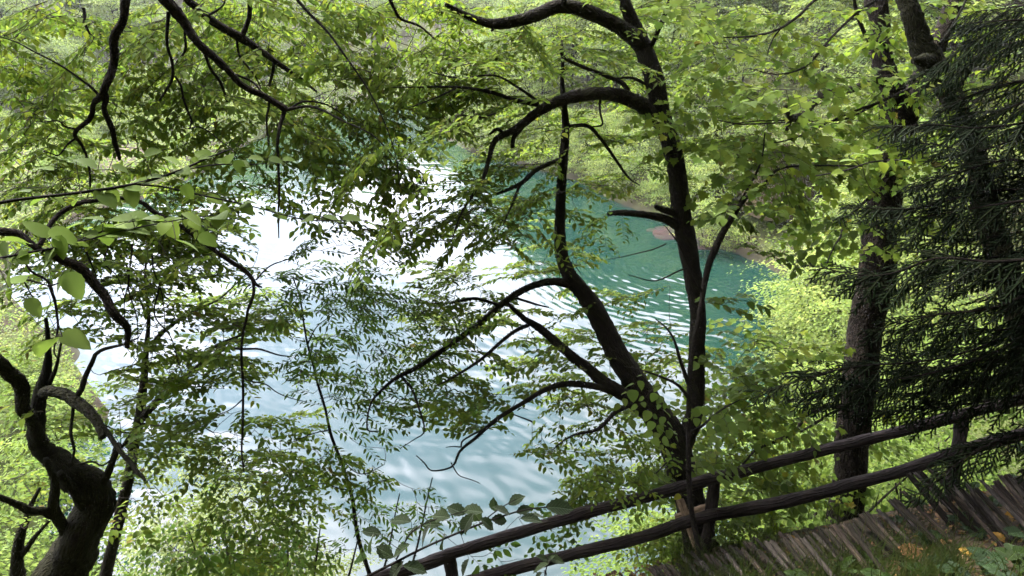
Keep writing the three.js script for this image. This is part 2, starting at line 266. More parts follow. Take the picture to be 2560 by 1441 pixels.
{ // the lake surface, rippled
  const mb = new MB(), waves = [];
  const wr = rng(5);
  for (let k = 0; k < 26; k++) { const l = 0.34 * Math.pow(1.135, k), a = -0.9 + (wr() - 0.5) * 2.0; waves.push([Math.cos(a) * 6.283 / l, Math.sin(a) * 6.283 / l, wr() * 6.28, 0.0060 * l * (0.5 + wr()) / 6.283 * (l > 2.2 ? 0.8 : 1.5)]); }
  const rings = [[9.5, -33, 0.42], [13.2, -30.5, 0.55]];
  const X = [], Z = []; for (let x = -29; x <= 15; x += 0.13) X.push(x); for (let z = -9.8; z > -106; z -= 0.10 * Math.max(1, -z / 28)) Z.push(z);
  const id = new Int32Array(X.length * Z.length).fill(-1);
  const coarse = new Map(), near = (x, z) => { const k = Math.round(x) + ',' + Math.round(z); if (!coarse.has(k)) coarse.set(k, shore(Math.round(x), Math.round(z))); return coarse.get(k); };
  Z.forEach((z, j) => X.forEach((x, i) => {
    if (near(x, z) > 1.6 || Math.abs(x) > -z * 1.02 + 6) return;
    const calm = 0.35 + 1.1 * smooth(0.3, 0.72, fbm(x * 0.13 + 3, z * 0.10 + 1, 0, 3)); let y = 0, dx = 0, dz = 0;
    const wx = x + 1.2 * (noise(x * 0.35, z * 0.35) - 0.5), wz = z + 1.2 * (noise(x * 0.35 + 50, z * 0.35) - 0.5);
    for (const [kx, kz, f, a] of waves) { const q = kx * wx + kz * wz + f, c = Math.cos(q) * a * calm; y += Math.sin(q) * a * calm; dx += c * kx; dz += c * kz; }
    for (const [cx, cz, l] of rings) { const r = Math.hypot(x - cx, z - cz), k = 6.283 / l, a = 0.0045 * Math.exp(-r / 11) * l / 0.4, c = Math.cos(k * r + 2 * noise(x * 0.5, z * 0.5)) * a * k; y += Math.sin(k * r) * a; dx += c * (x - cx) / (r + 0.01); dz += c * (z - cz) / (r + 0.01); }
    id[j * X.length + i] = mb.vert(V(x, y, z), V(-dx, 1, -dz).normalize(), x, z, WHITE);
  }));
  for (let j = 1; j < Z.length; j++) for (let i = 1; i < X.length; i++) { const q = [[j - 1, i - 1], [j - 1, i], [j, i - 1], [j, i]].map(([a, b]) => id[a * X.length + b]); if (Math.min(...q) >= 0) { mb.tri(q[0], q[1], q[2]); mb.tri(q[1], q[3], q[2]); } }
  M.water = new THREE.MeshPhysicalMaterial({ color: new THREE.Color().setRGB(0.006, 0.025, 0.019), roughness: 0.03, ior: 1.333, transmission: 0.4, thickness: 0, side: THREE.DoubleSide });
  tag(mb.build('lake', M.water), 'turquoise lake water rippling and mirroring the bright sky', 'lake', null, 'structure');
}

// ---------------------------------------------------------------- trees traced limb by limb
class Tree {
  constructor(name, base, label, material, group, category = 'tree') { this.o = thing(name, base, label, category, group); this.m = material; this.nodes = []; this.leaves = []; this.twig = new MB(); this.tips = []; }
  // pts: [x, y, width] along the limb as the photograph shows it, d0 -> d1 the distance along it
  limb(pts, d0, d1, name = 'branch', o = {}) {
    if (d0 == null) { let b = 1e9; for (const n of this.nodes) { const q = (n.s[0] - pts[0][0]) ** 2 + (n.s[1] - pts[0][1]) ** 2; if (q < b) { b = q; d0 = n.s[2]; } } }
    if (d1 == null) d1 = d0;
    const w = [], len = pts.length - 1;
    const p3 = pts.map(([x, y, q], k) => { const d = mix(d0, d1, k / len); w.push((q ?? 6) * (this.full ? 1 : q > 12 ? 0.86 : 0.95) / 2 * d / FOC); return at(x, y, d); });
    const n = Math.max(6, Math.ceil(len * (this.rough ?? 9))), c = new THREE.CatmullRomCurve3(p3, false, 'centripetal'), P = [], rad = [], wob = R() * 50;
    for (let k = 0; k <= n; k++) { const t = k / n, u = t * len, i = Math.min(len - 1, Math.floor(u)); const r = Math.max(0.0012, mix(w[i], w[i + 1], u - i)); const p = c.getPoint(t); p.z += (noise(t * len * 0.8, wob) - 0.5) * 0.12 * Math.min(1, t * 4) * (o.wob ?? 1); P.push(p); rad.push(r); }
    const mb = new MB(), max = Math.max(...rad); tube(mb, P, rad, max > 0.09 ? 34 : max > 0.03 ? 18 : max > 0.01 ? 7 : 5, { lump: o.lump ?? 0.09, fine: max > 0.02 ? 0.1 : 0 });
    if (max > 0.016) this.moss(P, rad);
    const wood = mb.build(name, o.m || this.m, this.o);
    P.forEach((p, k) => { const s = seen(p); this.nodes.push({ p, s, r: rad[k], wood }); });
    return this;
  }
  // moss and lichen tufts that roughen the outline of the thicker wood
  moss(P, rad) {
    this.tuft ??= new MB();
    for (let k = 1; k < P.length; k++) { const t = P[k].clone().sub(P[k - 1]), n = Math.ceil(t.length() * rad[k] * 6.283 * 2600); for (let m = 0; m < n; m++) { if (noise(P[k].x * 3, P[k].y * 3, P[k].z * 3) < 0.42) continue; const d = V(gauss(), gauss() + 0.35, gauss()); d.addScaledVector(t, -d.dot(t) / t.lengthSq()).normalize(); const p = P[k - 1].clone().addScaledVector(t, R()).addScaledVector(d, rad[k] * 0.97), L = rr(0.006, 0.02), e = p.clone().addScaledVector(d, L).add(V(gauss() * 0.006, gauss() * 0.006 - 0.004, gauss() * 0.006)), w = V(gauss(), gauss(), gauss()).cross(d).normalize().multiplyScalar(0.003), c = tint(TONES.moss, 0.35), i = this.tuft.vert(p.clone().add(w), d, 0, 0, c); this.tuft.vert(p.clone().sub(w), d, 1, 0, c); this.tuft.vert(e, d, 0.5, 1, c); this.tuft.tri(i, i + 1, i + 2); } }
  }
  // leafy shoots where the photograph shows this tree's foliage; every shoot grows from the nearest wood
  foliage(grid, x0, y0, o) {
    const shoots = [], cell = 80;
    grid.forEach((row, j) => [...row].forEach((ch, i) => {
      const q = ch === '.' ? 0 : +ch; if (!q) return;
      const bunch = o.bunch ?? 5; let n = q * o.per / bunch; n = Math.floor(n) + (R() < n % 1 ? 1 : 0);   // each bunch is one flat side branch of several shoots
      for (let k = 0; k < n; k++) {
        const px = x0 + (i + R()) * cell, py = y0 + (j + R()) * cell; let b = 1e12, d = 6;
        for (const nd of this.nodes) { const u = (nd.s[0] - px) ** 2 + (nd.s[1] - py) ** 2; if (u < b) { b = u; d = nd.s[2]; } }
        d = Math.max(o.min ?? 2.5, d + gauss() * (o.deep ?? 0.7) + (o.back ?? 0));
        const c = at(px, py, d); b = 1e12; let from = c; for (const nd of this.nodes) { const u = nd.p.distanceToSquared(c); if (u < b) { b = u; from = nd.p; } }
        const out = c.clone().sub(from); if (out.lengthSq() < 1e-4) out.set(gauss(), 0, gauss()); out.normalize(); out.y = out.y * 0.3 - (o.droop ?? 0.2) * rr(0.3, 1.2); out.x += gauss() * 0.45; out.z += gauss() * 0.45; out.normalize();
        const up = V(gauss() * (o.tilt ?? 0.4) * 0.7, 1, gauss() * (o.tilt ?? 0.4) * 0.7 + (o.face ?? 0.15)).normalize(), side = V(0, 0, 0).crossVectors(out, up).normalize(), span = (o.span ?? 0.62) * rr(0.7, 1.3);
        for (let m = 0; m < bunch; m++) { const sg = m % 2 ? 1 : -1, t = m / bunch - 0.4; shoots.push({ p: c.clone().addScaledVector(out, t * span).addScaledVector(side, sg * rr(0.04, 0.15)).add(V(0, gauss() * 0.03, 0)), dir: out.clone().multiplyScalar(0.85).addScaledVector(side, sg * rr(0.25, 0.75)).normalize(), up }); }
      }
    }));
    return this.shoots(shoots, o);
  }
  shoots(shoots, o) {
    const nodes = this.nodes.map((n) => ({ p: n.p, r: n.r })), far = (s) => { let b = 1e9; for (const n of nodes) b = Math.min(b, n.p.distanceToSquared(s.p)); return b; };
    shoots.forEach((s) => s.d = far(s)); shoots.sort((a, b) => a.d - b.d);
    for (const s of shoots) {
      let b = 1e9, from = nodes[0]; for (const n of nodes) { const q = n.p.distanceToSquared(s.p) * (n.r > 0.004 ? 1 : 0.8); if (q < b) { b = q; from = n; } }
      const L = (o.len ?? 0.36) * rr(0.7, 1.25), dir = s.p.clone().sub(from.p); const dist = dir.length(); if (dist < 1e-3) dir.set(gauss(), 0, gauss()); dir.normalize();
      dir.y = dir.y * 0.35 - (o.droop ?? 0.2) * rr(0.3, 1.4); dir.x += gauss() * 0.35; dir.z += gauss() * 0.35; dir.normalize(); if (s.dir) dir.copy(s.dir);
      const a = s.p.clone().addScaledVector(dir, -L * 0.4), mid = from.p.clone().lerp(a, 0.5); mid.y += dist * 0.08 * gauss(); mid.x += gauss() * 0.04; mid.z += gauss() * 0.04;
      const r0 = Math.min(0.006, 0.0026 + dist * 0.002) * (o.thick ?? 1), link = new THREE.CatmullRomCurve3([from.p, mid, a]).getPoints(dist > 0.25 ? 5 : 2);
      tube(this.twig, link, link.map((_, k) => mix(r0, 0.0023, k / link.length)), 3, { lump: 0, cap: false });
      link.slice(1).forEach((p) => nodes.push({ p, r: 0.002 }));
      this.shoot(a, dir, L, o, 0, s.up);
    }
    return this;
  }
  shoot(a, dir, L, o, depth, plane) {
    const up = plane ? plane.clone().add(V(gauss() * 0.12, 0, gauss() * 0.12)).normalize() : V(gauss() * (o.tilt ?? 0.4), 1, gauss() * (o.tilt ?? 0.4) + (o.face ?? 0.15)).normalize(), end = a.clone().addScaledVector(dir, L); end.y -= L * L * (o.bend ?? 0.35);
    const n = Math.max(3, Math.round(L / (o.step ?? 0.035))), mid = a.clone().lerp(end, 0.5); mid.y += L * 0.06;
    const c = new THREE.QuadraticBezierCurve3(a, mid, end), P = c.getPoints(4);
    tube(this.twig, P, P.map((_, k) => 0.0023 - 0.0003 * k), 3, { lump: 0, cap: false });
    const side = V(0, 0, 0);
    for (let k = 1; k <= n; k++) {
      const t = k / n, p = c.getPoint(t), ta = c.getTangent(t), sg = k % 2 ? 1 : -1; side.crossVectors(ta, up).normalize();
      const ld = ta.clone().multiplyScalar(k === n ? 1 : 0.55).addScaledVector(side, k === n ? 0 : sg * rr(0.6, 1)).addScaledVector(up, gauss() * 0.16); ld.y -= (o.hang ?? 0.15) * rr(0.2, 1.8); ld.normalize();
      const lu = up.clone(); lu.x += gauss() * 0.35; lu.y += gauss() * 0.2; lu.z += gauss() * 0.35;
      const size = o.size * rr(0.55, 1.28) * (0.75 + 0.45 * Math.sin(Math.PI * Math.min(1, t * 0.8 + 0.15))), pos = p.clone().addScaledVector(ld, size * 0.12);
      this.leaves.push({ pos, dir: ld, up: lu, size, wide: rr(0.85, 1.1) });
      if (depth < (o.fork ?? 1) && k > 1 && k < n - 1 && R() < (o.side ?? 0.3)) { const sd = ta.clone().multiplyScalar(0.7).addScaledVector(side, -sg * 0.8); sd.y -= 0.1; this.shoot(p, sd.normalize(), L * rr(0.35, 0.6), o, depth + 1, up); }
    }
  }
  finish(shape, tones, o = {}) {
    const inFrame = (l) => { const s = seen(l.pos); l.view = (s[0] > -60 && s[0] < 2620 && s[1] > -60 && s[1] < 1500) ? l.size / s[2] : -1; return l; };
    this.leaves.forEach(inFrame); this.leaves.sort((a, b) => b.view - a.view);
    const single = Math.min(o.single ?? 300, this.leaves.length);
    for (let k = 0; k < single; k++) { const l = this.leaves[k]; let b = 1e9, on = this.o; for (const n of this.nodes) { const q = n.p.distanceToSquared(l.pos); if (q < b) { b = q; on = n.wood; } } leafMesh(shape, tones, l, on, o.veins); }   // a leaf is a piece of the branch that bears it
    const mb = new MB(); for (let k = single; k < this.leaves.length; k++) { const l = this.leaves[k]; addLeaf(mb, shape === SHAPE.horn ? pick(HORNS) : shape, l.pos, l.dir, l.up, l.size, R() < 0.02 ? tint(TONES.turning) : tint(tones, 0.3), l.wide); }
    mb.build('foliage', o.veins ? M.leavesVeined : M.leaves, this.o, 'stuff');
    this.twig.build('twigs', M.twig, this.o, 'stuff'); this.tuft?.build('moss', M.grass, this.o, 'stuff');
    return this;
  }
  // the crown above the frame: limbs and leaf sprays that shade what stands below
  crown(list, tones, leaf = 0.12) {
    const mb = new MB(), wood = new MB(), up = V(0, 1, 0);
    for (const [c, rx, ry, rz, n, from] of list) {
      if (from) { const P = spline([from, from.clone().lerp(c, 0.5).add(V(gauss() * 0.3, 0.5, gauss() * 0.3)), c], 8); tube(wood, P, P.map((_, k) => 0.09 - 0.009 * k), 7); }
      for (let k = 0; k < n; k++) {
        const u = rr(-1, 1), f = rr(0, 6.283), q = Math.pow(R(), 0.45), w = Math.sqrt(1 - u * u), pc = V(c.x + Math.cos(f) * w * q * rx, c.y + u * q * ry, c.z + Math.sin(f) * w * q * rz);
        for (let m = 0; m < 9; m++) { const p = V(pc.x + gauss() * 0.28, pc.y + gauss() * 0.07, pc.z + gauss() * 0.28), d = V(gauss(), gauss() * 0.25 - 0.1, gauss()).normalize(); addLeaf(mb, SHAPE.simple, p, d, up.clone().add(V(gauss() * 0.4, 0, gauss() * 0.4)), leaf * rr(0.8, 1.3), tint(tones)); }
      }
    }
    wood.build('crown_limbs', this.m, this.o, 'stuff'); mb.build('crown', M.leaves, this.o, 'stuff');
    return this;
  }
}

// --- the forked tree in the middle
{
  const D = 7.0, t = new Tree('forked_tree', at(1765, 1450, D), 'forked dark tree with arching mossy limbs rising behind the rail fence', M.barkHorn);
  t.limb([[1790, 1560, 118], [1765, 1430, 102], [1740, 1310, 92], [1708, 1190, 86], [1680, 1095, 84], [1640, 1035, 82], [1590, 960, 70], [1540, 880, 62], [1500, 800, 57], [1460, 735, 50], [1425, 690, 44], [1405, 640, 36], [1400, 570, 31], [1402, 480, 27], [1408, 400, 26], [1415, 320, 23], [1410, 265, 18], [1405, 210, 13], [1406, 150, 9], [1402, 88, 5]], D, 6.6, 'trunk');
  t.limb([[1690, 1180, 60], [1712, 1100, 52], [1738, 1020, 50], [1742, 900, 47], [1745, 780, 46], [1728, 650, 50], [1706, 545, 56], [1694, 450, 51], [1680, 370, 52], [1655, 290, 56], [1632, 190, 56], [1600, 100, 48], [1575, 40, 38], [1553, -20, 32], [1540, -160, 28]], D, 6.2, 'trunk');
  const arch = [[1612, 120, 50], [1565, 78, 46], [1500, 42, 40], [1405, 15, 38], [1330, 42, 36], [1240, 60, 29], [1180, 45, 20], [1115, 12, 11]]; t.limb(arch, null, 5.6);
  t.limb([[1408, 22, 20], [1410, -10, 16], [1420, -120, 12]], null, 5.9);
  t.limb([[1236, 58, 18], [1234, 68, 12], [1230, 76, 7]], null);
  t.limb([[1655, 305, 50], [1600, 260, 44], [1530, 235, 39], [1460, 236, 37], [1400, 252, 33], [1350, 278, 28], [1290, 322, 22], [1240, 350, 17], [1222, 400, 13], [1207, 450, 10], [1180, 490, 8], [1150, 540, 5], [1130, 600, 3]], null, 5.4);
  t.limb([[1315, 305, 12], [1300, 325, 12], [1285, 340, 13], [1280, 368, 13]], null);
  t.limb([[1262, 336, 9], [1240, 322, 9], [1225, 335, 6]], null);
  t.limb([[1580, 250, 16], [1560, 212, 14], [1510, 188, 10], [1440, 160, 9], [1405, 138, 8], [1404, 95, 5]], null, 6.3);
  t.limb([[1345, 262, 14], [1290, 252, 13], [1230, 232, 10], [1140, 218, 7], [1040, 217, 4], [980, 217, 3]], null, 5.2);
  t.limb([[1140, 220, 6], [1090, 245, 5], [1030, 268, 3]], null, 5.1);
  t.limb([[1345, 255, 9], [1300, 222, 7], [1240, 190, 5], [1150, 195, 5], [1080, 180, 3]], null, 5.0);
  t.limb([[1240, 283, 5], [1200, 292, 6], [1152, 288, 3]], 5.4, 5.2);
  t.limb([[1502, 240, 8], [1500, 280, 6], [1505, 310, 5], [1480, 316, 4]], null, 6.2);
  t.limb([[1615, 210, 10], [1580, 195, 7], [1530, 198, 4]], null, 6.4);
  t.limb([[1620, 135, 16], [1650, 70, 14], [1678, 0, 12], [1700, -80, 10]], null, 5.8);
  t.limb([[1700, 570, 30], [1660, 546, 23], [1600, 535, 20], [1560, 533, 18], [1524, 537, 15]], null, 6.0);
  t.limb([[1690, 535, 22], [1660, 525, 18], [1640, 517, 12]], null, 6.2);
  t.limb([[1440, 712, 34], [1385, 705, 22], [1320, 720, 20], [1260, 755, 19], [1200, 805, 18], [1120, 870, 16], [1050, 910, 14], [990, 942, 10], [945, 985, 7], [920, 1030, 5], [922, 1065, 4], [945, 1082, 3]], null, 5.6);
  t.limb([[1002, 938, 8], [1025, 970, 7], [1045, 1020, 6], [1060, 1080, 4], [1040, 1095, 3], [1000, 1120, 2]], null, 5.5);
  t.limb([[1245, 762, 9], [1190, 748, 9], [1130, 757, 6], [1080, 757, 3]], null, 5.9);
  t.limb([[1280, 742, 8], [1320, 755, 7], [1372, 772, 4]], null, 6.6);
  t.limb([[1655, 1060, 52], [1560, 985, 42], [1500, 948, 36], [1455, 912, 31], [1405, 870, 27], [1350, 828, 23], [1312, 798, 17], [1285, 772, 13], [1262, 750, 7]], null, 6.2, 'branch');
  t.limb([[1322, 813, 11], [1270, 840, 10], [1210, 890, 9], [1140, 935, 6], [1090, 960, 3]], null, 5.8);
  t.limb([[1570, 992, 26], [1500, 968, 20], [1420, 958, 18], [1370, 970, 15], [1310, 1005, 13], [1240, 1050, 11], [1190, 1095, 9], [1150, 1130, 7], [1130, 1170, 5], [1080, 1183, 4], [1058, 1160, 3], [1040, 1143, 2]], null, 5.6);
  t.limb([[1222, 1068, 6], [1160, 1094, 5], [1150, 1118, 4], [1115, 1121, 2]], null, 5.4);
  t.limb([[1128, 1158, 4], [1150, 1195, 3], [1200, 1205, 2]], null, 5.4);
  t.limb([[1330, 1055, 5], [1280, 1035, 3]], null, 5.7);
  t.limb([[1600, 1000, 18], [1545, 1030, 12], [1500, 1068, 9], [1440, 1085, 6], [1380, 1130, 3]], null, 6.0);
  t.limb([[1405, 400, 16], [1385, 405, 14], [1340, 425, 13], [1300, 460, 12], [1240, 485, 7]], null, 6.0);
  t.limb([[1302, 460, 9], [1285, 500, 7], [1258, 560, 3]], null, 5.8);
  t.limb([[1420, 316, 11], [1470, 315, 10], [1500, 345, 9], [1540, 400, 8], [1572, 445, 5], [1600, 465, 3]], null, 6.9);
  t.foliage([
    '...........5666655555.', '..........567777777.3.', '..........777777776..4', '..........67766777....', '...........776766664..',
    '...........6776433....', '..........777752......', '..........777663......', '..........776632......', '..........5666665.....', '..........66666665....', '..........576666554....',
    '.........357766655554.', '..........3322234555..', '..............4567777.', '...............5777777', '.................66666', '..................5555'].map((r) => r.slice(0)), 240, 0,
    { per: 1.3, size: 0.063, len: 0.36, step: 0.03, droop: 0.16, deep: 0.6, hang: 0.06, tilt: 0.3, face: 0.0, side: 0.34, back: 0.65 });
  t.finish(SHAPE.horn, TONES.hornbeam);
  const top = at(1540, -160, 6.2);
  t.crown([[V(0.5, 16, -8.5), 3.2, 1.8, 3, 238, top], [V(-1.6, 17.6, -10.5), 3, 1.6, 2.4, 190, top], [V(2.4, 18, -7), 3, 1.8, 3, 204, top]], TONES.hornbeam);
}
// --- the leaning mossy tree at lower left
{
  const D = 5.8, t = new Tree('mossy_tree', at(100, 1560, D), 'thick mossy leaning trunk splitting low at the bottom left', M.barkMoss); t.full = true;
  t.limb([[60, 1640, 150], [105, 1520, 135], [147, 1441, 120], [190, 1370, 98], [212, 1320, 88], [232, 1265, 94], [222, 1225, 86], [192, 1195, 74], [156, 1163, 62], [118, 1140, 50], [97, 1097, 38], [98, 1040, 36], [104, 976, 30], [116, 931, 24], [120, 880, 14], [108, 800, 8]], D, 5.4, 'trunk', { lump: 0.16 });
  t.limb([[105, 1110, 34], [88, 1070, 30], [74, 1035, 30], [59, 1003, 33], [42, 958, 36], [21, 924, 34], [-4, 893, 34], [-60, 850, 32]], null, 5.0);
  t.limb([[232, 1270, 50], [200, 1262, 30], [150, 1180, 18]], null, 5.4);
  t.limb([[190, 1375, 34], [163, 1335, 27], [146, 1290, 28], [135, 1245, 25], [126, 1200, 18], [112, 1150, 14]], null, 5.1);
  t.limb([[140, 1290, 22], [110, 1284, 21], [80, 1280, 22], [48, 1262, 18], [28, 1250, 15], [-10, 1230, 15]], null, 4.9);
  t.limb([[240, 1250, 30], [250, 1229, 20], [264, 1200, 18], [276, 1175, 18], [286, 1149, 15], [285, 1125, 17], [300, 1117, 12], [318, 1104, 6]], null, 5.6);
  t.limb([[104, 985, 24], [125, 976, 26], [156, 982, 29], [191, 1003, 31], [225, 1031, 27], [243, 1059, 20], [257, 1094, 17]], null, 5.0);
  t.limb([[225, 1030, 16], [250, 1055, 13], [288, 1098, 12], [323, 1142, 13], [342, 1177, 13], [358, 1206, 7]], null, 4.8);
  t.limb([[186, 996, 14], [208, 966, 13], [222, 924, 12], [236, 893, 11], [257, 872, 10], [305, 860, 7], [340, 850, 4]], null, 4.9);
  t.limb([[122, 960, 12], [140, 900, 7], [150, 840, 4]], null, 4.9);
  t.limb([[45, 1441, 34], [42, 1400, 28], [50, 1330, 20], [66, 1290, 15], [85, 1250, 11], [100, 1220, 7]], 6.6, 6.4);
  t.limb([[42, 1400, 16], [60, 1380, 14], [90, 1340, 11], [125, 1300, 6]], null, 6.5);
  t.limb([[182, 1020, 8], [180, 1070, 8], [190, 1120, 7], [185, 1160, 5], [230, 1160, 5], [255, 1165, 4], [280, 1148, 4]], null, 5.2);
  t.foliage(['4455443', '7777776.', '7777766.', '65566663', '53245533', '65555554', '5545554', '6633333', '555332', '44.2'], 0, 560, { per: 0.62, size: 0.06, len: 0.36, step: 0.029, droop: 0.18, deep: 0.6, hang: 0.07, tilt: 0.3, face: 0, min: 4.4, back: 0.9 });
  t.finish(SHAPE.horn, TONES.hornbeam);
}
// --- the slender straight tree beside it
{
  const D = 7, t = new Tree('slender_tree', at(255, 1500, D), 'slender straight dark trunk just right of the mossy leaning tree', M.barkHorn);
  t.limb([[252, 1560, 36], [264, 1441, 33], [278, 1375, 31], [302, 1270, 30], [323, 1184, 29], [343, 1090, 28], [354, 1028, 26], [361, 958, 22], [366, 879, 15], [373, 792, 9], [370, 700, 7], [368, 620, 5]], D, 6.8, 'trunk');
  t.limb([[350, 1050, 24], [382, 1014, 21], [416, 983, 16], [450, 955, 14], [482, 928, 12], [513, 900, 10], [555, 880, 8], [600, 880, 6], [659, 879, 5], [732, 886, 3]], null, 6.2);
  t.limb([[500, 908, 9], [525, 876, 8], [555, 855, 8], [607, 834, 7], [652, 822, 5], [690, 800, 3]], null, 6.3);
  t.limb([[366, 880, 14], [399, 838, 12], [434, 810, 10], [496, 775, 7], [541, 754, 5], [610, 690, 3]], null, 6.6);
  t.limb([[330, 1150, 12], [318, 1105, 10], [335, 1075, 6]], null, 6.5);
  t.limb([[352, 1060, 8], [400, 1062, 6], [470, 1060, 5], [530, 1085, 3]], null, 6.2);
  t.limb([[345, 1080, 6], [300, 1075, 5], [240, 1050, 3]], null, 6.4);
  t.limb([[370, 800, 7], [350, 740, 5], [300, 690, 3]], null, 6.5);
  t.foliage(['.334554..', '.3455664', '.34566652', '.34566641', '.23566533', '..2455431', '...567652', '...5777764', '...4677764', '...3566752', '...3667631', '...4677541'], 80, 540, { per: 0.66, size: 0.063, len: 0.36, step: 0.03, droop: 0.12, deep: 0.6, hang: 0.06, tilt: 0.3, face: 0, back: 0.35 });
  t.finish(SHAPE.horn, TONES.hornbeam);
}
// --- the tree overhead at left: limbs that come down from above the frame
{
  const t = new Tree('overhanging_tree', V(-7.5, height(-7.5, -3.2), -3.2), 'overhanging tree whose dark limbs droop in from the upper left', M.barkOld);
  { const b = V(-7.5, height(-7.5, -3.2) - 0.2, -3.2), P = spline([b, V(-7.2, 9, -3.4), V(-6.6, 12.6, -3.8), V(-5.4, 15.5, -4.4)], 18), mb = new MB(); tube(mb, P, P.map((_, k) => 0.26 - 0.008 * k), 18); mb.build('trunk', M.barkOld, t.o); }
  t.limb([[330, -260, 34], [320, -100, 28], [313, 0, 25], [310, 50, 22], [288, 97, 25], [278, 156, 22], [271, 208, 22], [258, 238, 20], [232, 262, 14], [215, 302, 14], [196, 330, 10], [198, 361, 8], [208, 389, 6], [222, 468, 5]], 4.6, 5.2);
  t.limb([[260, 232, 18], [267, 264, 15], [278, 312, 16], [286, 364, 14], [295, 402, 8]], null, 5.2);
  t.limb([[248, 240, 8], [208, 201, 6], [146, 156, 5], [69, 118, 4], [0, 94, 3]], null, 4.6);
  t.limb([[208, 20, 9], [212, 50, 10], [222, 86, 5]], 5, 5);
  t.limb([[198, 325, 6], [160, 315, 6], [150, 303, 4], [105, 305, 3]], null, 4.9);
  t.limb([[190, 345, 6], [170, 360, 5], [140, 390, 4], [105, 380, 3]], null, 4.9);
  t.limb([[300, -260, 44], [370, -80, 38], [409, 0, 35], [437, 35, 33], [461, 69, 26], [503, 114, 24], [555, 160, 20], [607, 218, 18], [659, 243, 18], [713, 275, 19]], 4.4, 5.2);
  t.limb([[711, 274, 14], [704, 300, 11], [700, 330, 9], [697, 382, 7], [697, 500, 6], [694, 532, 5], [701, 591, 3]], null, 5.2);
  t.limb([[715, 275, 9], [750, 268, 8], [791, 270, 7], [860, 302, 5], [930, 335, 4], [985, 400, 3]], null, 5.0);
  t.limb([[722, 272, 7], [760, 254, 6], [820, 262, 4], [880, 300, 3]], null, 5.3);
  t.limb([[672, 250, 7], [668, 290, 6], [670, 365, 4]], null, 5.2);
  t.limb([[420, 30, 10], [420, 104, 8], [434, 156, 8], [434, 194, 8], [418, 225, 6], [399, 250, 5]], null, 5.2);
  t.limb([[437, 192, 6], [461, 236, 6], [475, 295, 6], [468, 323, 4]], null, 5.3);
  t.limb([[470, 322, 4], [500, 318, 4], [560, 360, 3], [620, 410, 2]], null, 5.4);
  t.limb([[462, 80, 8], [460, 121, 7], [441, 156, 4]], null, 5.0);
  t.limb([[500, 118, 9], [524, 167, 8], [555, 208, 8], [572, 253, 5]], null, 5.4);
  t.limb([[520, 130, 8], [560, 170, 7], [620, 200, 6], [650, 230, 4]], null, 5.4);
  t.limb([[380, -200, 30], [465, 0, 22], [503, 28, 24], [555, 66, 24], [604, 94, 26], [642, 121, 19], [694, 153, 16], [746, 191, 10], [790, 230, 5]], 5.2, 6.0);
  t.limb([[605, 92, 16], [614, 60, 14], [625, 24, 12], [628, -30, 10]], null, 5.4);
  t.limb([[685, 150, 9], [680, 190, 8], [672, 215, 6]], null, 5.9);
  t.limb([[590, 90, 7], [600, 140, 6], [640, 190, 5], [655, 220, 3]], null, 5.9);
  t.limb([[500, 30, 7], [530, 35, 7], [550, 20, 5], [560, 0, 4]], null, 5.2);
  t.limb([[600, -160, 20], [800, -60, 14], [960, -20, 10], [985, 20, 9], [1000, 45, 8], [1050, 65, 6], [1085, 95, 4]], 4.8, 5.2);
  t.limb([[640, -140, 16], [760, 20, 8], [830, 90, 6], [880, 160, 5], [940, 260, 4], [985, 380, 3], [1000, 470, 2]], 4.8, 4.9);
  t.foliage([
    '66465788888765', '72246888888776', '73325677667775', '77655566777886', '5533334555566', '4344455554455', '3455566..3444.', '3455565....33'],
    0, 0, { per: 1.75, size: 0.064, len: 0.36, step: 0.032, droop: 0.32, deep: 0.5, hang: 0.3, tilt: 0.45, face: 0.15, side: 0.32, min: 4.2, back: 0.85 });
  t.finish(SHAPE.horn, TONES.hornbeam);
  t.crown([[V(-3.5, 15.2, -6.2), 3, 1.6, 3, 217, V(-5.4, 15.5, -4.4)], [V(-6, 17, -8), 3, 1.8, 3, 204, V(-5.4, 15.5, -4.4)], [V(-3, 18.5, -4.5), 3.4, 1.8, 3, 204, V(-5.4, 15.5, -4.4)]], TONES.hornbeam);
}
